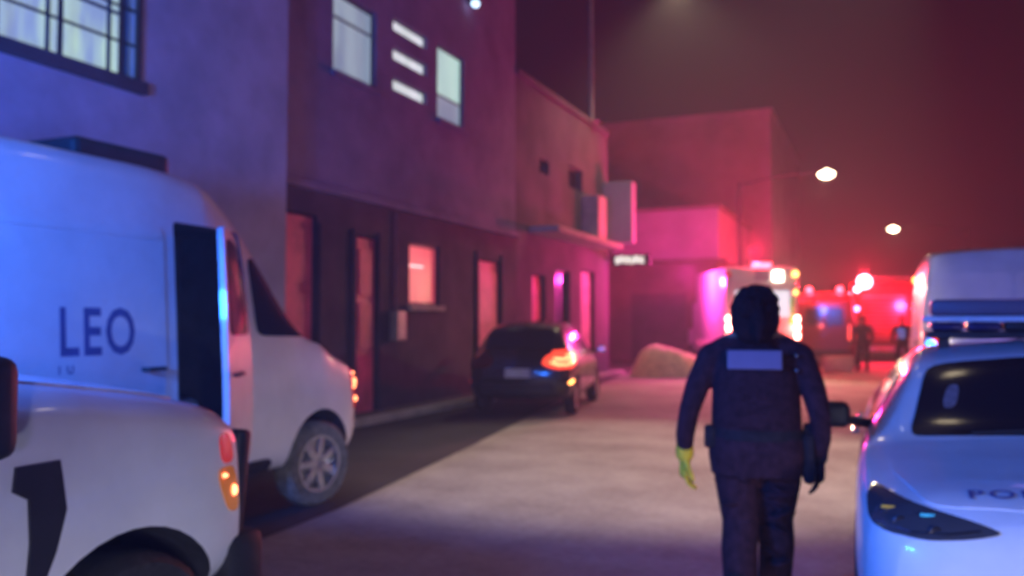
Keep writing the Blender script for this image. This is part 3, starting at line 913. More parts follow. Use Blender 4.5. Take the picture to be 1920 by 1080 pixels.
# ------------------------------------------------------------------ black hatchback
st_hatch = [(-4.12, .42, .66, .72, .60, .86), (-4.06, .34, .78, .84, .68, .98), (-3.92, .28, .85, .95, .70, 1.12), (-3.55, .24, .87, 1.0, .62, 1.47),
            (-3.2, .24, .875, 1.0, .61, 1.54), (-2.4, .24, .875, .98, .61, 1.57), (-1.8, .24, .87, .96, .62, 1.50), (-.95, .24, .865, .92, .72, 1.03),
            (-.35, .26, .82, .8, .68, .90), (-.08, .32, .72, .66, .60, .76), (0, .42, .6, .56, .5, .66)]
hc = Car('hatchback', st_hatch, M['black_paint'], (-6.17, 16.94, .006), 100, 'black hatchback parked on the left with one tail lamp lit', 'car', None)
for sx in (-.78, -3.35):
    hc.cut_cyl(sx, .31, .37, -1.2, -.5); hc.cut_cyl(sx, .31, .37, .5, 1.2)
hc.finish()
for sx in (-.78, -3.35):
    for sy in (-1, 1): hc.wheel(sx, sy * .77, .31, .2, spokes=5)
hc.decal('rear_window', 'x-', [(-.58, 1.12), (.58, 1.12), (.50, 1.42), (-.50, 1.42)], M['glass'], .006, .06)
for s, ax in ((1, 'y+'), (-1, 'y-')):
    hc.decal('side_window', ax, [(-3.3, 1.06), (-2.2, 1.04), (-2.2, 1.42), (-3.1, 1.42)], M['glass'], .006, .08)
    hc.decal('side_window', ax, [(-2.12, 1.04), (-1.2, 1.02), (-1.75, 1.38), (-2.12, 1.42)], M['glass'], .006, .08)
    hc.decal('front_door', ax, [(-2.15, .4), (-1.1, .4), (-1.08, .98), (-2.15, .99)], M['black_paint'], .005, .1)
    hc.decal('rear_door', ax, [(-3.0, .5), (-2.19, .4), (-2.19, .99), (-3.15, .99)], M['black_paint'], .005, .1)
    mirror(hc, -1.25, 1.04, .86, s, M['black_paint'], (.12, .18, .12))
    lm = M['lens_red_lit'] if s < 0 else mat('unlit_tail_lens', (.10, .01, .012), .2, noise=0, coat=.5)
    tl = hc.decal('tail_lamp', 'x-', [(s * .40, .86), (s * .66, .78), (s * .85, .80), (s * .86, 1.10), (s * .62, 1.07), (s * .44, .98)], lm, .012, .04)
    tw = hc.decal('tail_lamp', ax, [(-4.03, .78), (-3.5, .84), (-3.15, 1.0), (-3.60, 1.10), (-3.98, 1.09)], lm, .012, .04)
    if s < 0:
        for pts in ([(-.55, .90), (-.68, .86), (-.80, .86)], [(-.6, .95), (-.72, .94), (-.80, .95)]):
            q = []
            for y, z in pts:
                h = hc.cast('x-', y, z, .016)
                if h: q.append(h[0])
            if len(q) > 1:
                b = MB(); b.tube(q, .018, 8); b.build('lamp_strip', M['lens_hot'], tl)
        for pts in ([(-3.95, .87), (-3.8, .88), (-3.62, .93)], [(-3.9, 1.0), (-3.72, 1.0), (-3.48, .98)], [(-3.92, .93), (-3.82, .94)]):
            q = []
            for x, z in pts:
                h = hc.cast('y-', x, z, .016)
                if h: q.append(h[0])
            b = MB(); b.tube(q, .019, 8); b.build('lamp_strip', M['lens_hot'], tw)
    hc.decal('bumper_reflector', ax, [(-3.98, .54), (-3.72, .57), (-3.72, .61), (-3.98, .58)], M['lens_amber_lit'] if s < 0 else M['lens_red'], .014, .04)  # right-hand reflector glows by itself in place of reflected light
mb = MB(); mb.box((-4.125, 0, .72), (.02, .42, .15), .006); np_ = mb.build('number_plate', M['plate'], hc.root)
mb = MB(); mb.bx(-4.17, -3.95, -.62, .62, .36, .56, .06); mb.build('rear_bumper', M['trim'], hc.root, 40)
mb = MB(); mb.bx(-4.085, -4.065, -.25, .25, .90, .915, .004); mb.build('tailgate_trim', M['chrome'], hc.root)
hc.decal('windscreen', 'z', [(-1.0, -.66), (-1.0, .66), (-1.75, .56), (-1.75, -.56)], M['glass'], .006, .1)
point_light('tail_light', (-3.9, -1.15, .95), 4, (1, .12, .06), hc.root, .06)

# ------------------------------------------------------------------ white police sedan, right foreground (faces the camera)
st_sedan = [(0, .40, .58, .56, .50, .68), (-.05, .30, .72, .64, .62, .76), (-.22, .24, .84, .74, .72, .84), (-.6, .22, .89, .82, .76, .89),
            (-1.1, .22, .90, .89, .76, .96), (-1.85, .22, .90, .92, .60, 1.36), (-2.3, .22, .9, .93, .58, 1.42), (-2.9, .22, .9, .93, .58, 1.41),
            (-3.35, .22, .9, .93, .62, 1.33), (-3.95, .24, .89, .92, .72, 1.05), (-4.4, .28, .86, .88, .70, 1.01), (-4.52, .36, .76, .76, .62, .9)]
def make_sedan(loc, rz, label, group, bar):
    c = Car('police_car', st_sedan, M['white_paint'], loc, rz, label, 'police car', group, edge=.07)
    for sx in (-.85, -3.6):
        c.cut_cyl(sx, .33, .385, -1.2, -.5); c.cut_cyl(sx, .33, .385, .5, 1.2)
    c.finish()
    for sx in (-.85, -3.6):
        for sy in (-1, 1): c.wheel(sx, sy * .79, .33, .2, spokes=5)
    c.decal('windscreen', 'z', [(-1.16, -.64), (-1.14, 0), (-1.16, .64), (-1.74, .52), (-1.76, 0), (-1.74, -.52)], M['glass'], .006, .07)
    c.decal('rear_window', 'z', [(-3.42, -.56), (-3.42, .56), (-3.88, .64), (-3.88, -.64)], M['glass'], .006, .08)
    c.decal('bonnet', 'z', [(-.16, -.60), (-.10, 0), (-.16, .60), (-.6, .72), (-1.06, .74), (-1.08, 0), (-1.06, -.74), (-.6, -.72)], M['white_paint'], .005, .08)
    for s, ax in ((1, 'y+'), (-1, 'y-')):
        c.decal('side_window', ax, [(-2.45, 1.0), (-1.55, .98), (-1.95, 1.27), (-2.45, 1.31)], M['glass'], .006, .07)
        c.decal('side_window', ax, [(-3.35, 1.0), (-2.53, 1.0), (-2.53, 1.31), (-3.1, 1.28)], M['glass'], .006, .07)
        d = c.decal('front_door', ax, [(-2.49, .36), (-1.42, .36), (-1.40, .93), (-2.49, .95)], M['white_paint'], .005, .1)
        h = MB(); h.tube([(-2.4, s * .9, .85), (-2.38, s * .935, .85), (-2.24, s * .935, .85), (-2.22, s * .9, .85)], .012, 8); h.build('handle', M['chrome'], d)
        d = c.decal('rear_door', ax, [(-3.3, .5), (-2.52, .36), (-2.52, .95), (-3.4, .96)], M['white_paint'], .005, .1)
        h = MB(); h.tube([(-3.3, s * .9, .86), (-3.28, s * .935, .86), (-3.14, s * .935, .86), (-3.12, s * .9, .86)], .012, 8); h.build('handle', M['chrome'], d)
        mirror(c, -1.62, 1.02, .87, s, M['trim'], (.12, .20, .15))
        # swept dark head lamp, blunt outer end, pointed towards the grille
        hl = c.decal('head_lamp', 'x+', [(s * .33, .745), (s * .46, .71), (s * .62, .69), (s * .78, .70), (s * .82, .74), (s * .82, .815), (s * .79, .825), (s * .62, .80), (s * .46, .772)], M['lens_clear'], .012, .03)
        for py, pz, r_ in ((.71, .752, .03), (.58, .742, .025)):
            h = c.cast('x+', s * py, pz, -.02)
            if h:
                b = MB(); b.lathe([(r_, .034), (r_ * .8, .038), (0.0, .034)], 'x', 18, h[0]); b.build('projector', M['dark_reflector'], hl, 40)
        q = [c.cast('x+', s * py, pz, .013) for py, pz in ((.78, .722), (.66, .708), (.52, .722), (.42, .742))]
        q = [h[0] for h in q if h]
        if len(q) > 1:
            b = MB(); b.tube(q, .006, 6); b.build('lamp_strip', M['reflector'], hl)
        for py, pz, mm in ((.74, .772, 'amber_glint'), (.60, .77, 'teal_glint')):
            h = c.cast('x+', s * py, pz, .014)
            if h:
                b = MB(); b.box(h[0], (.008, .055, .012), .003); b.build('lens_glint', M[mm], hl)  # coloured sliver stands for a reflection in the lens
        c.decal('fog_lamp', 'x+', [(s * .50, .38), (s * .66, .38), (s * .64, .47), (s * .52, .46)], M['trim'], .008, .04)
        c.decal('tail_lamp', 'x-', [(s * .48, .78), (s * .72, .74), (s * .8, .84), (s * .7, .92), (s * .5, .88)], M['lens_red'], .01, .04)
    c.decal('grille', 'x+', [(-.26, .60), (.26, .60), (.24, .69), (-.24, .69)], M['trim'], .012, .04)
    c.decal('lower_grille', 'x+', [(-.44, .36), (.44, .36), (.40, .46), (-.40, .46)], M['trim'], .012, .04)
    c.text('lettering', 'POLICIA', 'z', (-.20, -.45), .12, M['letter'], 1, spacing=1.25, off=.010)
    c.decal('windscreen_paper', 'z', [(-1.38, -.47), (-1.38, -.40), (-1.54, -.37), (-1.54, -.43)], M['sticker'], .010, .04)
    c.decal('windscreen_paper', 'z', [(-1.50, -.05), (-1.50, .10), (-1.62, .10), (-1.62, -.05)], M['sticker'], .010, .04)
    # wipers
    for y in (-.35, .2):
        b = MB(); b.tube([c.cast('z', -1.12, y, .03)[0], c.cast('z', -1.2, y + .45, .02)[0]], .009, 6); b.build('wiper', M['trim'], c.root)
    light_bar(c.root, (-2.15, 0, 1.455), 1.02, .30, bar, h=.10)
    light_bar_top(c.root, (-2.15, 0, 1.591), .96, .26, bar)
    return c
V4 = make_sedan((.765, 3.72, 0), -90, 'white police car facing the camera with dark swept head lamp and light bar', 'white police vehicles',
                [M['blue_off'], M['blue_off'], M['trim'], M['blue_off'], M['blue_off']])
point_light('beacon_light', (-2.6, 0, 1.76), 18, (.42, .26, 1), V4.root, .2)  # added light tints the van behind; the bar's own lenses are unlit
# unseen patrol car added beside the camera to carry fill lights
fill_car = copy_tree(V4.root)
fill_car.location = (3.6, -2.6, 0)
fill_car.rotation_euler = (0, 0, R(128))
fill_car['label'] = 'unseen white patrol car added at the near end of street to carry fill lights'
for nm, x, y, p, col in (('beacon_light', -2.15, -.4, 760, (.20, .23, 1)), ('beacon_light', -2.15, .45, 470, (.40, .30, 1))):
    point_light(nm, (x, y, 1.85), p, col, fill_car, .2)  # added fill lights above the unlit bar
for y in (-.7, .7):          # added fill spots at its head lamps, dipped
    dv = Vector((math.cos(R(40)), 0, -math.sin(R(40))))
    point_light('fill_spot', (.06, y, .74), 540, (.84, .86, 1), fill_car, .06, 'SPOT', dv.to_track_quat('-Z', 'Y').to_euler(), 97, .3)

# ------------------------------------------------------------------ white van behind the police car, red rescue van farther off
V5 = make_van((1.38, 16.4, 0), 90, 'white van behind the police car, lit violet, red tail lamp showing', 'vans in the street', M['white_paint'], False, M['lens_red_lit'], rear_glass=False)
V5.root.scale = (1, 1, .92)
for k, (y, z, r_, m_) in enumerate(((.86, 1.42, .05, 'blue_lit'), (.70, 1.56, .035, 'white_lit'), (.70, 1.36, .03, 'white_lit'), (.82, .95, .05, 'red_white_hot'), (.68, 1.06, .03, 'red_white_hot'))):
    h = V5.cast('x-', min(y, .84), z, .03)
    if h:
        b = MB(); b.ball(h[0], (.03, r_ * (1.8 if 'white' in m_ else 1), r_), 12); b.build('strobe_lamp', M[m_], V5.root)
V6 = make_van((-1.75, 36.6, 0), 90, 'red rescue van standing between the ambulance and the fire engine', 'vans in the street', M['red_paint'], False, M['lens_red_lit'], name='rescue_van')

for y in (-.5, .5):  # roof beacons added to throw more red on the rescue van
    b = MB(); b.lathe([(.10, 0), (.10, .08), (.07, .13), (0, .15)], 'z', 16, (-5.1, y, 2.64)); b.build('beacon', M['red_lit'], V6.root, 40)
    point_light('beacon_light', (-5.62, y, 2.9), 260, (1, .02, .05), V6.root, .1)

# ------------------------------------------------------------------ ambulance
am = empty('ambulance', (-3.2, 26.2, 0), 90 + 24, 'box ambulance seen from behind with red beacons and tail lamps lit', 'ambulance')
# local: +x forward, rear face at x=0
mb = MB(); mb.bx(0, 3.9, -1.08, 1.08, .62, 3.2, .06); mb.build('box_body', M['white_paint'], am, 40)
mb = MB(); mb.bx(3.92, 5.0, -.98, .98, .55, 2.3, .12); mb.bx(5.0, 5.9, -.95, .95, .5, 1.35, .14); mb.build('cab', M['white_paint'], am, 40)
mb = MB(); mb.bx(4.95, 5.03, -.85, .85, 1.4, 2.15, .03); mb.build('windscreen', M['glass'], am)
for s in (-1, 1):
    mb = MB(); mb.bx(-.03, -.002, s * .03 if s > 0 else -.95, .95 if s > 0 else -.03, .75, 2.75, .01); d = mb.build('rear_door', M['white_paint'], am)
    mb = MB(); mb.bx(-.045, -.032, s * .15 if s > 0 else -.82, .82 if s > 0 else -.15, 1.72, 2.5, .01); mb.build('window', M['pane_ambulance'], d)
    mb = MB(); mb.tube([(-.03, s * .1, 1.3), (-.07, s * .1, 1.3), (-.07, s * .1, 1.5), (-.03, s * .1, 1.5)], .015, 8); mb.build('handle', M['chrome'], d)
    mb = MB(); mb.bx(-.05, -.001, s * 1.02 - .09, s * 1.02 + .09, 1.05, 1.78, .03); tl = mb.build('tail_lamp', M['lens_red_lit'], am)
    for k in range(3):
        b = MB(); b.ball((-.055, s * 1.02, 1.16 + k * .25), (.03, .085, .105), 12); b.build('bulb', mat('tail_bulb', (.9, .4, .3), .2, noise=0, emit=(1, .5, .38), estr=16), tl)
    mb = MB(); mb.ball((-.03, s * 1.0, 3.0), (.05, .09, .09), 12); mb.build('corner_lamp', M['lens_amber_lit'] if s < 0 else M['lens_red'], am)
    point_light('tail_light', (-.25, s * 1.02, 1.42), 60, (1, .10, .08), am, .1)
mb = MB(); mb.bx(-.04, -.002, -.22, .22, 2.80, 3.12, .01); mb.build('number_panel', M['plaster_pink'], am)
mb = MB(); mb.bx(-.06, .12, -.28, .28, 3.205, 3.33, .03); mb.build('beacon', M['red_lit'], am, 40)
mb = MB(); mb.bx(-.05, -.003, -.62, -.34, 2.80, 3.08, .02); mb.build('scene_lamp', M['white_lit'], am); point_light('scene_light', (-.12, -.48, 2.94), 900, (1, .78, .5), am, .08, 'SPOT', Vector((-1, .25, -.42)).to_track_quat('-Z', 'Y').to_euler(), 88, .5)
mb = MB(); mb.ball((-.04, -1.0, 2.45), (.04, .06, .07), 12); mb.build('side_lamp', M['lens_amber_lit'], am)
mb = MB(); mb.bx(-.044, -.031, -.93, -.80, 1.50, 2.3, .005); mb.build('reflective_panel', mat('hivis_panel', (.25, .75, .12), .4, noise=.1, emit=(.25, .8, .12), estr=.25), am)  # panel glows faintly in place of the light it would reflect
mb = MB(); mb.bx(-.34, 0, -1.05, 1.05, .42, .60, .03); mb.build('rear_step', M['cream'], am)
mb = MB(); mb.bx(.1, 3.8, 1.082, 1.10, .78, .98, .004); mb.build('side_stripe', M['cream'], am)
for x in (.95, 5.1):
    for s in (-1, 1):
        w = MB(); w.lathe([(.2, -.12), (.38, -.12), (.4, -.06), (.4, .06), (.38, .12), (.2, .12), (.0, .09)], 'y', 28, (x, s * .92, .40)); wh = w.build('wheel', M['rubber'], am, 40)
        w = MB(); w.lathe([(.2, -.02), (.2, .1), (.05, .13), (0, .13)], 'y', 20, (x, s * .94, .40)); w.build('rim', M['alloy'], wh, 40)
point_light('beacon_light', (.55, 0, 3.8), 1700, (1, .02, .09), am, .15)
point_light('beacon_light', (1.6, 1.9, 3.0), 900, (1, .04, .42), am, .15)

# ------------------------------------------------------------------ fire engine
fe = empty('fire_engine', (.15, 36.4, 0), 90, 'red fire engine at the far end with a big flashing lamp', 'fire engine')
mb = MB(); mb.bx(0, 4.6, -1.24, 1.24, .75, 3.15, .06); mb.build('body', M['red_paint'], fe, 40)
mb = MB(); mb.bx(4.62, 6.4, -1.2, 1.2, .6, 2.9, .12); mb.build('cab', M['red_paint'], fe, 40)
mb = MB(); mb.bx(-.03, -.002, -.8, .8, .95, 2.6, .01); sh = mb.build('roller_shutter', M['alloy'], fe)
for k in range(10):
    p = MB(); p.bx(-.042, -.031, -.78, .78, .98 + k * .16, 1.12 + k * .16, .004); p.build('slat', M['red_paint'], sh)
mb = MB(); mb.bx(-.4, 0, -1.2, 1.2, .45, .62, .03); mb.build('rear_step', M['alloy'], fe)
for s in (-1, 1):
    for x in (1.0, 5.4):
        w = MB(); w.lathe([(.2, -.14), (.46, -.14), (.5, -.06), (.5, .06), (.46, .14), (.2, .14), (.0, .1)], 'y', 28, (x, s * 1.08, .5)); wh = w.build('wheel', M['rubber'], fe, 40)
        w = MB(); w.lathe([(.24, -.02), (.24, .1), (.05, .15), (0, .15)], 'y', 20, (x, s * 1.1, .5)); w.build('rim', M['alloy'], wh, 40)
    mb = MB(); mb.bx(-.05, -.002, s * 1.1 - .1, s * 1.1 + .1, 1.1, 1.45, .02); mb.build('tail_lamp', M['lens_red_lit'], fe)
    mb = MB(); mb.bx(.1, 4.5, s * .9 - .04, s * .9 + .04, 3.3, 3.36, .01); mb.build('ladder_rail', M['alloy'], fe)
for k in range(9):
    mb = MB(); mb.tube([(.4 + k * .45, -.86, 3.33), (.4 + k * .45, .86, 3.33)], .02, 8); mb.build('ladder_rung', M['alloy'], fe)
mb = MB(); mb.ball((-.1, .68, 3.16), (.08, .27, .27), 18); mb.build('flashing_lamp', M['red_white_hot'], fe, 60)
mb = MB(); mb.ball((-.06, -1.16, 3.18), (.06, .13, .13), 14); mb.build('corner_lamp', M['lens_amber_lit'], fe, 60)
mb = MB(); mb.ball((-.06, .95, 2.86), (.05, .12, .10), 14); mb.build('side_lamp', M['red_white_hot'], fe, 60)
mb = MB(); mb.ball((-.06, .98, 2.1), (.05, .10, .10), 14); mb.build('side_lamp', mat('pink_strobe', (.9, .3, .7), .2, noise=0, emit=(1, .3, .75), estr=8), fe, 60)
point_light('beacon_light', (-.4, .65, 3.5), 1700, (1, .015, .045), fe, .2)
point_light('beacon_light', (-.5, -.6, 2.2), 900, (1, .015, .07), fe, .2)

# ------------------------------------------------------------------ heap of sand and pale block on the road
mb = MB()
n_a, n_r = 36, 12
vs, fs = [], []
for i in range(n_r + 1):
    t = i / n_r
    for k in range(n_a):
        a = 2 * math.pi * k / n_a
        rr = t * (1 + .10 * math.sin(3 * a + 1) + .06 * math.sin(5 * a))
        x, y = 1.25 * rr * math.cos(a), .8 * rr * math.sin(a)
        h = .80 * (1 - t**3.2) * (1 - .42 * t * math.cos(a)) + (.03 * math.sin(9 * a + 7 * t) + .05 * random.uniform(-1, 1)) * min(1, 3 * t) * (1 - t)
        vs.append((x, y, max(h, -.01)))
for i in range(n_r):
    for k in range(n_a):
        fs.append((i * n_a + k, i * n_a + (k + 1) % n_a, (i + 1) * n_a + (k + 1) % n_a, (i + 1) * n_a + k))
mb.faces(vs, fs)
bmesh.ops.remove_doubles(mb.bm, verts=mb.bm.verts, dist=1e-4)
o = mb.build('sand_heap', M['sand'], None, 60, (-5.6, 24.6, .012))
tag(o, 'pale rounded heap of sand on the road by the ambulance', 'sand heap')
blk = empty('road_block', (-1.22, 28.6, .006), 8, 'low cream block standing on the road before the red van', 'block')
mb = MB(); mb.box((0, 0, .27), (.92, .42, .46), .05); mb.build('block', M['cream'], blk, 40)
for s in (-1, 1):
    mb = MB(); mb.box((s * .3, 0, .03), (.16, .38, .06), .01); mb.build('foot', M['cream'], blk)

# ------------------------------------------------------------------ people
def fuse(name, mb, voxel, mats, parent, smooth_it=3, pick=None):
    me = mb.mesh('t')
    o = bpy.data.objects.new(name, me); C.objects.link(o)
    md = o.modifiers.new('r', 'REMESH'); md.mode = 'VOXEL'; md.voxel_size = voxel; md.use_smooth_shade = True
    sm = o.modifiers.new('s', 'SMOOTH'); sm.factor = .5; sm.iterations = smooth_it
    dg = bpy.context.evaluated_depsgraph_get()
    nm = bpy.data.meshes.new_from_object(o.evaluated_get(dg))
    o.modifiers.clear(); o.data = nm
    bpy.data.meshes.remove(me)
    nm.name = name
    nm.materials.clear()
    for m_ in mats: nm.materials.append(m_)
    for p in nm.polygons:
        p.use_smooth = True
        if pick: p.material_index = pick(p.center)
    o.parent = parent
    return o

def ell_loft(mb, rows, n=32):
    """closed body of elliptical sections (z, rx, ry, cy), smoothly interpolated"""
    zs = [q[0] for q in rows]
    Z = np.linspace(zs[0], zs[-1], 40)
    c = [[float(pchip(zs, [q[k] for q in rows], z)) for z in Z] for k in (1, 2, 3)]
    rings = []
    for i, z in enumerate(Z):
        rings.append([mb.bm.verts.new((c[0][i] * math.copysign(abs(math.cos(t)) ** .85, math.cos(t)), c[2][i] + c[1][i] * math.copysign(abs(math.sin(t)) ** .85, math.sin(t)), z)) for t in [2 * math.pi * k / n for k in range(n)]])
    for i in range(len(rings) - 1):
        for k in range(n):
            mb.bm.faces.new((rings[i][k], rings[i][(k + 1) % n], rings[i + 1][(k + 1) % n], rings[i + 1][k]))
    mb.bm.faces.new(rings[0][::-1]); mb.bm.faces.new(rings[-1])

def limb(mb, pts, rads, n=14):
    for p, r in zip(pts, rads): mb.ball(p, r, 14)
    for i in range(len(pts) - 1):
        mb.tube([pts[i], pts[i + 1]], [rads[i], rads[i + 1]], n)

def hand(mb, wrist, direction, palm_n, thumb_side, s=1.0, curl=.5):
    """palm with five separate, unequal, bent fingers; direction = wrist to knuckles, palm_n = towards the palm's inside"""
    d = Vector(direction).normalized(); pn = Vector(palm_n).normalized()
    side = d.cross(pn).normalized() * thumb_side
    w = Vector(wrist)
    for t, hw in ((.0, .026), (.03, .034), (.06, .040), (.09, .040)):
        for u in (-1, -.33, .33, 1):
            mb.ball(w + d * t * s + side * u * hw * .75 * s, (.016 * s, .016 * s, .016 * s), 8)
    limb(mb, [w + d * .0, w + d * .09 * s], [.024 * s, .026 * s], 10)
    lens = (.072, .080, .075, .058)
    for k, L in enumerate(lens):
        b = w + d * .095 * s + side * (.030 - .020 * k) * s
        a1, a2, a3 = curl * .35, curl * .9, curl * 1.4
        p = [b]
        for a, q in ((a1, .45), (a2, .32), (a3, .23)):
            p.append(p[-1] + (d * math.cos(a) + pn * math.sin(a)) * L * q * s)
        limb(mb, p, [.0095 * s, .0092 * s, .0085 * s, .007 * s], 8)
    b = w + d * .03 * s + side * .030 * s
    dirs = (d * .6 + side * .75 + pn * .25).normalized()
    p1 = b + dirs * .035 * s
    p2 = p1 + (d * .9 + side * .25 + pn * .35).normalized() * .032 * s
    p3 = p2 + (d * .95 + pn * .3).normalized() * .024 * s
    limb(mb, [b, p1, p2, p3], [.014 * s, .012 * s, .0105 * s, .008 * s], 8)

def head_shape(mb, c, s=1.0, yaw=0.0):
    R3 = Matrix.Rotation(yaw, 4, 'Z')
    c = Vector(c)
    def P(x, y, z): return c + (R3 @ Vector((x * s, y * s, z * s)))
    mb.ball(P(0, -.008, .02), (.076 * s, .096 * s, .105 * s), 24, R3)
    mb.ball(P(0, .03, -.045), (.058 * s, .062 * s, .068 * s), 18, R3)
    mb.ball(P(0, .062, -.088), (.026 * s, .022 * s, .02 * s), 12, R3)
    limb(mb, [P(0, .086, .012), P(0, .106, -.022)], [.010 * s, .015 * s], 8)
    for q in (-1, 1):
        mb.ball(P(q * .078, -.01, -.008), (.012 * s, .022 * s, .034 * s), 12, R3)
        mb.ball(P(q * .032, .082, .022), (.02 * s, .012 * s, .008 * s), 10, R3)
    limb(mb, [P(-.02, .088, -.058), P(.02, .088, -.058)], [.008 * s, .008 * s], 8)

def police_officer(loc, rz):
    t = empty('person', loc, rz, 'person walking away in dark police uniform and vest, yellow glove on one hand', 'person')
    mb = MB()
    # legs (walking: left foot back, right forward)
    hipL, kneeL, ankL = (-.088, 0, .90), (-.082, .0, .49), (-.078, -.16, .11)
    hipR, kneeR, ankR = (.092, .01, .90), (.085, .12, .49), (.08, .13, .09)
    limb(mb, [hipL, (-.10, 0, .72), kneeL, (-.09, -.07, .36), ankL], [.14, .122, .100, .094, .085])
    limb(mb, [hipR, (.108, .05, .72), kneeR, (.098, .11, .36), ankR], [.14, .122, .100, .094, .085])
    ell_loft(mb, [(.74, .235, .150, 0), (.86, .250, .165, 0), (.95, .235, .150, 0), (1.04, .215, .135, 0), (1.14, .218, .138, 0), (1.26, .232, .142, 0), (1.35, .215, .125, 0), (1.42, .13, .085, 0), (1.46, .07, .06, 0)])
    limb(mb, [(0, .0, 1.40), (0, .015, 1.50)], [.072, .060])
    for q in (-1, 1): limb(mb, [(q * .05, -.01, 1.475), (q * .14, -.005, 1.425), (q * .21, 0, 1.385)], [.05, .058, .06])
    # cloth folds on sleeves and trousers
    rf = random.Random(3)
    for k in range(16):
        q = rf.choice((-1, 1)); z = rf.uniform(.25, .80)
        mb.ball((q * rf.uniform(.06, .13), rf.uniform(-.10, .06), z), (rf.uniform(.05, .09), .08, .016), 10, Matrix.Rotation(rf.uniform(-.5, .5), 4, 'Y'))
    # arms
    shL, elL, wrL = (-.225, 0, 1.36), (-.345, -.05, 1.07), (-.378, .02, .83)
    shR, elR, wrR = (.225, 0, 1.36), (.318, -.06, 1.07), (.315, .03, .84)
    limb(mb, [(-.13, 0, 1.37), shL, (-.30, -.03, 1.21), elL, (-.372, -.01, .94), wrL], [.075, .078, .066, .056, .052, .040])
    limb(mb, [(.13, 0, 1.37), shR, (.285, -.035, 1.21), elR, (.325, -.01, .94), wrR], [.075, .078, .066, .056, .052, .040])
    hand(mb, wrL, (-.0, .10, -1), (1, .2, 0), 1, 1.0, .55)
    hand(mb, wrR, (.0, .12, -1), (-1, .2, 0), -1, 1.0, .6)
    head_shape(mb, (0, .02, 1.60), 1.0, R(-6))
    def pick(c):
        if c.z > 1.47: return 1
        return 0
    fuse('body', mb, .0075, [M['navy'], M['skin']], t, 3, pick)
    # gloves over both hands
    g = MB(); hand(g, Vector(wrL), (-.0, .10, -1), (1, .2, 0), 1, 1.22, .85); limb(g, [Vector(wrL) + Vector((0, -.003, .03)), wrL], [.050, .050], 12)
    fuse('glove', g, .005, [M['glove']], t, 2)
    g = MB(); hand(g, Vector(wrR), (.0, .12, -1), (-1, .2, 0), -1, 1.2, .7); limb(g, [Vector(wrR) + Vector((0, -.003, .03)), wrR], [.047, .046], 12)
    fuse('glove', g, .005, [M['leather']], t, 2)
    # hair gathered at the nape
    h = MB()
    h.ball((0, -.012, 1.635), (.118, .128, .112), 22); h.ball((0, -.06, 1.58), (.122, .085, .11), 20); h.ball((0, -.075, 1.50), (.105, .06, .075), 16)
    h.ball((-.085, -.02, 1.57), (.045, .07, .10), 14); h.ball((.085, -.02, 1.57), (.045, .07, .10), 14); h.ball((-.03, -.13, 1.625), (.06, .05, .06), 14)
    rg = random.Random(5)
    for k in range(26):
        a, e = rg.uniform(0, 2 * math.pi), rg.uniform(-.3, 1.3)
        h.ball((.108 * math.cos(a) * math.cos(e), -.03 + .115 * math.sin(a) * math.cos(e), 1.615 + .118 * math.sin(e)), rg.uniform(.018, .034), 10)
    limb(h, [(.02, -.13, 1.60), (.03, -.165, 1.54), (.025, -.16, 1.46)], [.04, .045, .022], 12)
    fuse('hair', h, .008, [M['hair']], t, 1)
    # vest, patch, belt, pouches
    v = MB()
    ell_loft(v, [(.97, .232, .150, 0), (1.02, .232, .156, 0), (1.12, .230, .158, 0), (1.26, .225, .160, 0), (1.34, .195, .148, 0), (1.405, .15, .115, 0), (1.44, .10, .08, 0)])
    fuse('vest', v, .009, [M['vest']], t, 3)
    p = MB(); p.box((0, -.165, 1.352), (.272, .014, .10), .005, rot=Matrix.Rotation(R(-14), 4, 'X')); p.build('back_patch', M['patch'], t)
    for z in (1.375, 1.30):
        p = MB(); p.ball((.205, -.115, z), .012, 10); p.build('stud', M['chrome'], t)
    b = MB()
    for zz in (.945, .985):
        pass
    ring = [(.245 * math.cos(a), .163 * math.sin(a)) for a in [2 * math.pi * k / 36 for k in range(36)]]
    vs = [(x, y, z) for z in (.93, .985) for x, y in ring] + [(x * .9, y * .88, z) for z in (.93, .985) for x, y in ring]
    fs = []
    for k in range(36):
        k2 = (k + 1) % 36
        fs += [(k, k2, 36 + k2, 36 + k), (72 + k, 72 + k2, k2, k), (36 + k, 36 + k2, 108 + k2, 108 + k)]
    b.faces(vs, fs); b.build('belt', M['leather'], t, 40)
    b = MB(); b.box((.262, .0, .84), (.06, .13, .26), .02); b.box((.262, .0, .97), (.05, .05, .10), .015); b.build('holster', M['leather'], t, 40)
    b = MB(); b.box((-.235, -.06, .94), (.06, .08, .12), .015); b.build('pouch', M['leather'], t, 40)
    for x, y0, z in ((-.095, -.16, .0), (.105, .13, .0)):
        f = MB()
        tilt = 0
        limb(f, [(x, y0 + .0, .06), (x, y0 + .12, .042), (x, y0 + .19, .036)], [.058, .045, .036], 12)
        limb(f, [(x, y0 - .02, .10), (x, y0, .22)], [.060, .062], 12)
        f.ball((x, y0 - .035, .045), (.042, .045, .045), 12)
        fuse('boot', f, .009, [M['leather']], t, 2)
    return t
police_officer((-.615, 4.72, 0.006), 6)

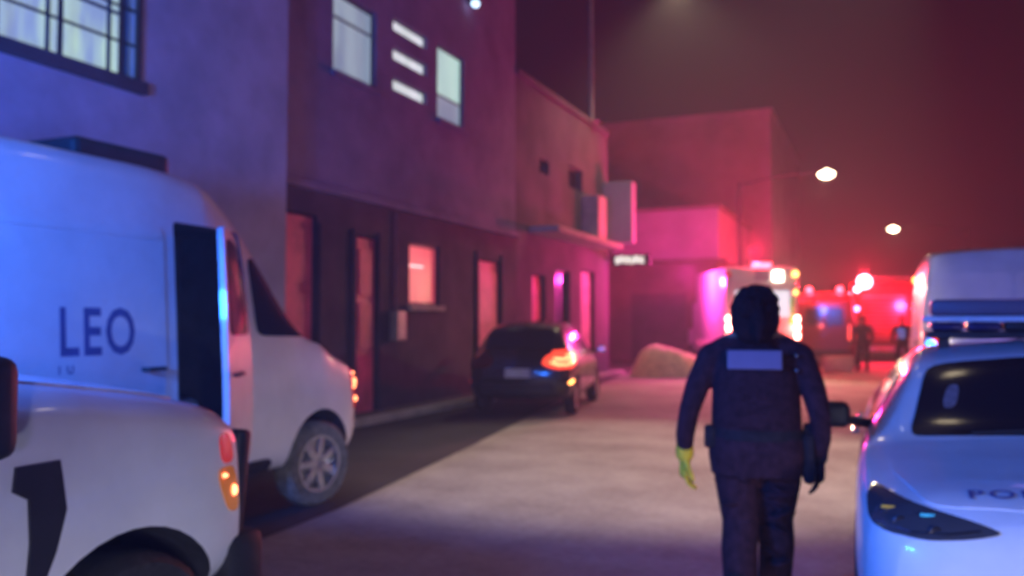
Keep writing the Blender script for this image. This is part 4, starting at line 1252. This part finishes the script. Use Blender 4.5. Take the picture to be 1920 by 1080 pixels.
def bystander(loc, rz, label, jacket, stance):
    t = empty('person', loc, rz, label, 'person', 'people standing by the red vehicles')
    mb = MB()
    limb(mb, [(-.10, 0, .92), (-.12 - stance, 0, .5), (-.13 - stance, -.02, .1)], [.125, .09, .06])
    limb(mb, [(.10, 0, .92), (.12 + stance, .03, .5), (.13 + stance, .02, .1)], [.125, .09, .06])
    for s in (-1, 1): limb(mb, [(s * (.13 + stance), -.04, .05), (s * (.14 + stance), .17, .04)], [.05, .04])
    for z, rx, ry in ((.9, .20, .14), (1.0, .19, .13), (1.12, .19, .13), (1.24, .21, .14), (1.36, .215, .13), (1.43, .15, .09)):
        mb.ball((0, 0, z), (rx, ry, .08), 16)
    limb(mb, [(0, 0, 1.42), (0, .01, 1.52)], [.068, .06])
    for s in (-1, 1):
        limb(mb, [(s * .14, 0, 1.39), (s * .235, 0, 1.37), (s * .31, -.03, 1.10), (s * .29, .09, .88)], [.08, .08, .06, .042])
        hand(mb, (s * .29, .09, .88), (0, .2, -1), (-s, .1, 0), s, 1.0, .5)
    head_shape(mb, (0, .02, 1.62), 1.0)
    def pick(c):
        if c.z > 1.50 or (c.z < .86 and abs(c.x) > .24 and c.y > .02 and c.z > .66): return 2
        return 0 if c.z > .93 else 1
    fuse('body', mb, .011, [jacket, M['navy'], M['skin']], t, 2, pick)
    h = MB(); h.ball((0, -.015, 1.665), (.10, .118, .092), 18); h.ball((0, .07, 1.665), (.085, .07, .014), 14); h.ball((0, -.07, 1.62), (.08, .05, .07), 14)
    fuse('helmet', h, .010, [M['leather']], t, 2)
    return t
bystander((-.52, 29.6, .006), 160, 'dark-clad person standing left of the pair, by the fire engine', mat('dark_jacket', (.02, .015, .02), .8, noise=.2), .0)
bystander((.66, 30.0, .006), 10, 'dark-clad person standing right of the pair, near the white van', mat('dark_coat', (.03, .02, .022), .8, noise=.2), .03)

# ------------------------------------------------------------------ night haze
mb = MB(); mb.bx(-151, 151, -151, 151, -1, 15)
hz = mb.build('haze', None)
hm = bpy.data.materials.new('haze')
hm.use_nodes = True
nt = hm.node_tree
nt.nodes.remove(nt.nodes['Principled BSDF'])
vol = nt.nodes.new('ShaderNodeVolumePrincipled')
vol.inputs['Color'].default_value = (.92, .90, .92, 1)
vol.inputs['Density'].default_value = .0056
vol.inputs['Anisotropy'].default_value = .25
nt.links.new(vol.outputs[0], nt.nodes['Material Output'].inputs['Volume'])
hz.data.materials.append(hm)
tag(hz, kind='stuff')
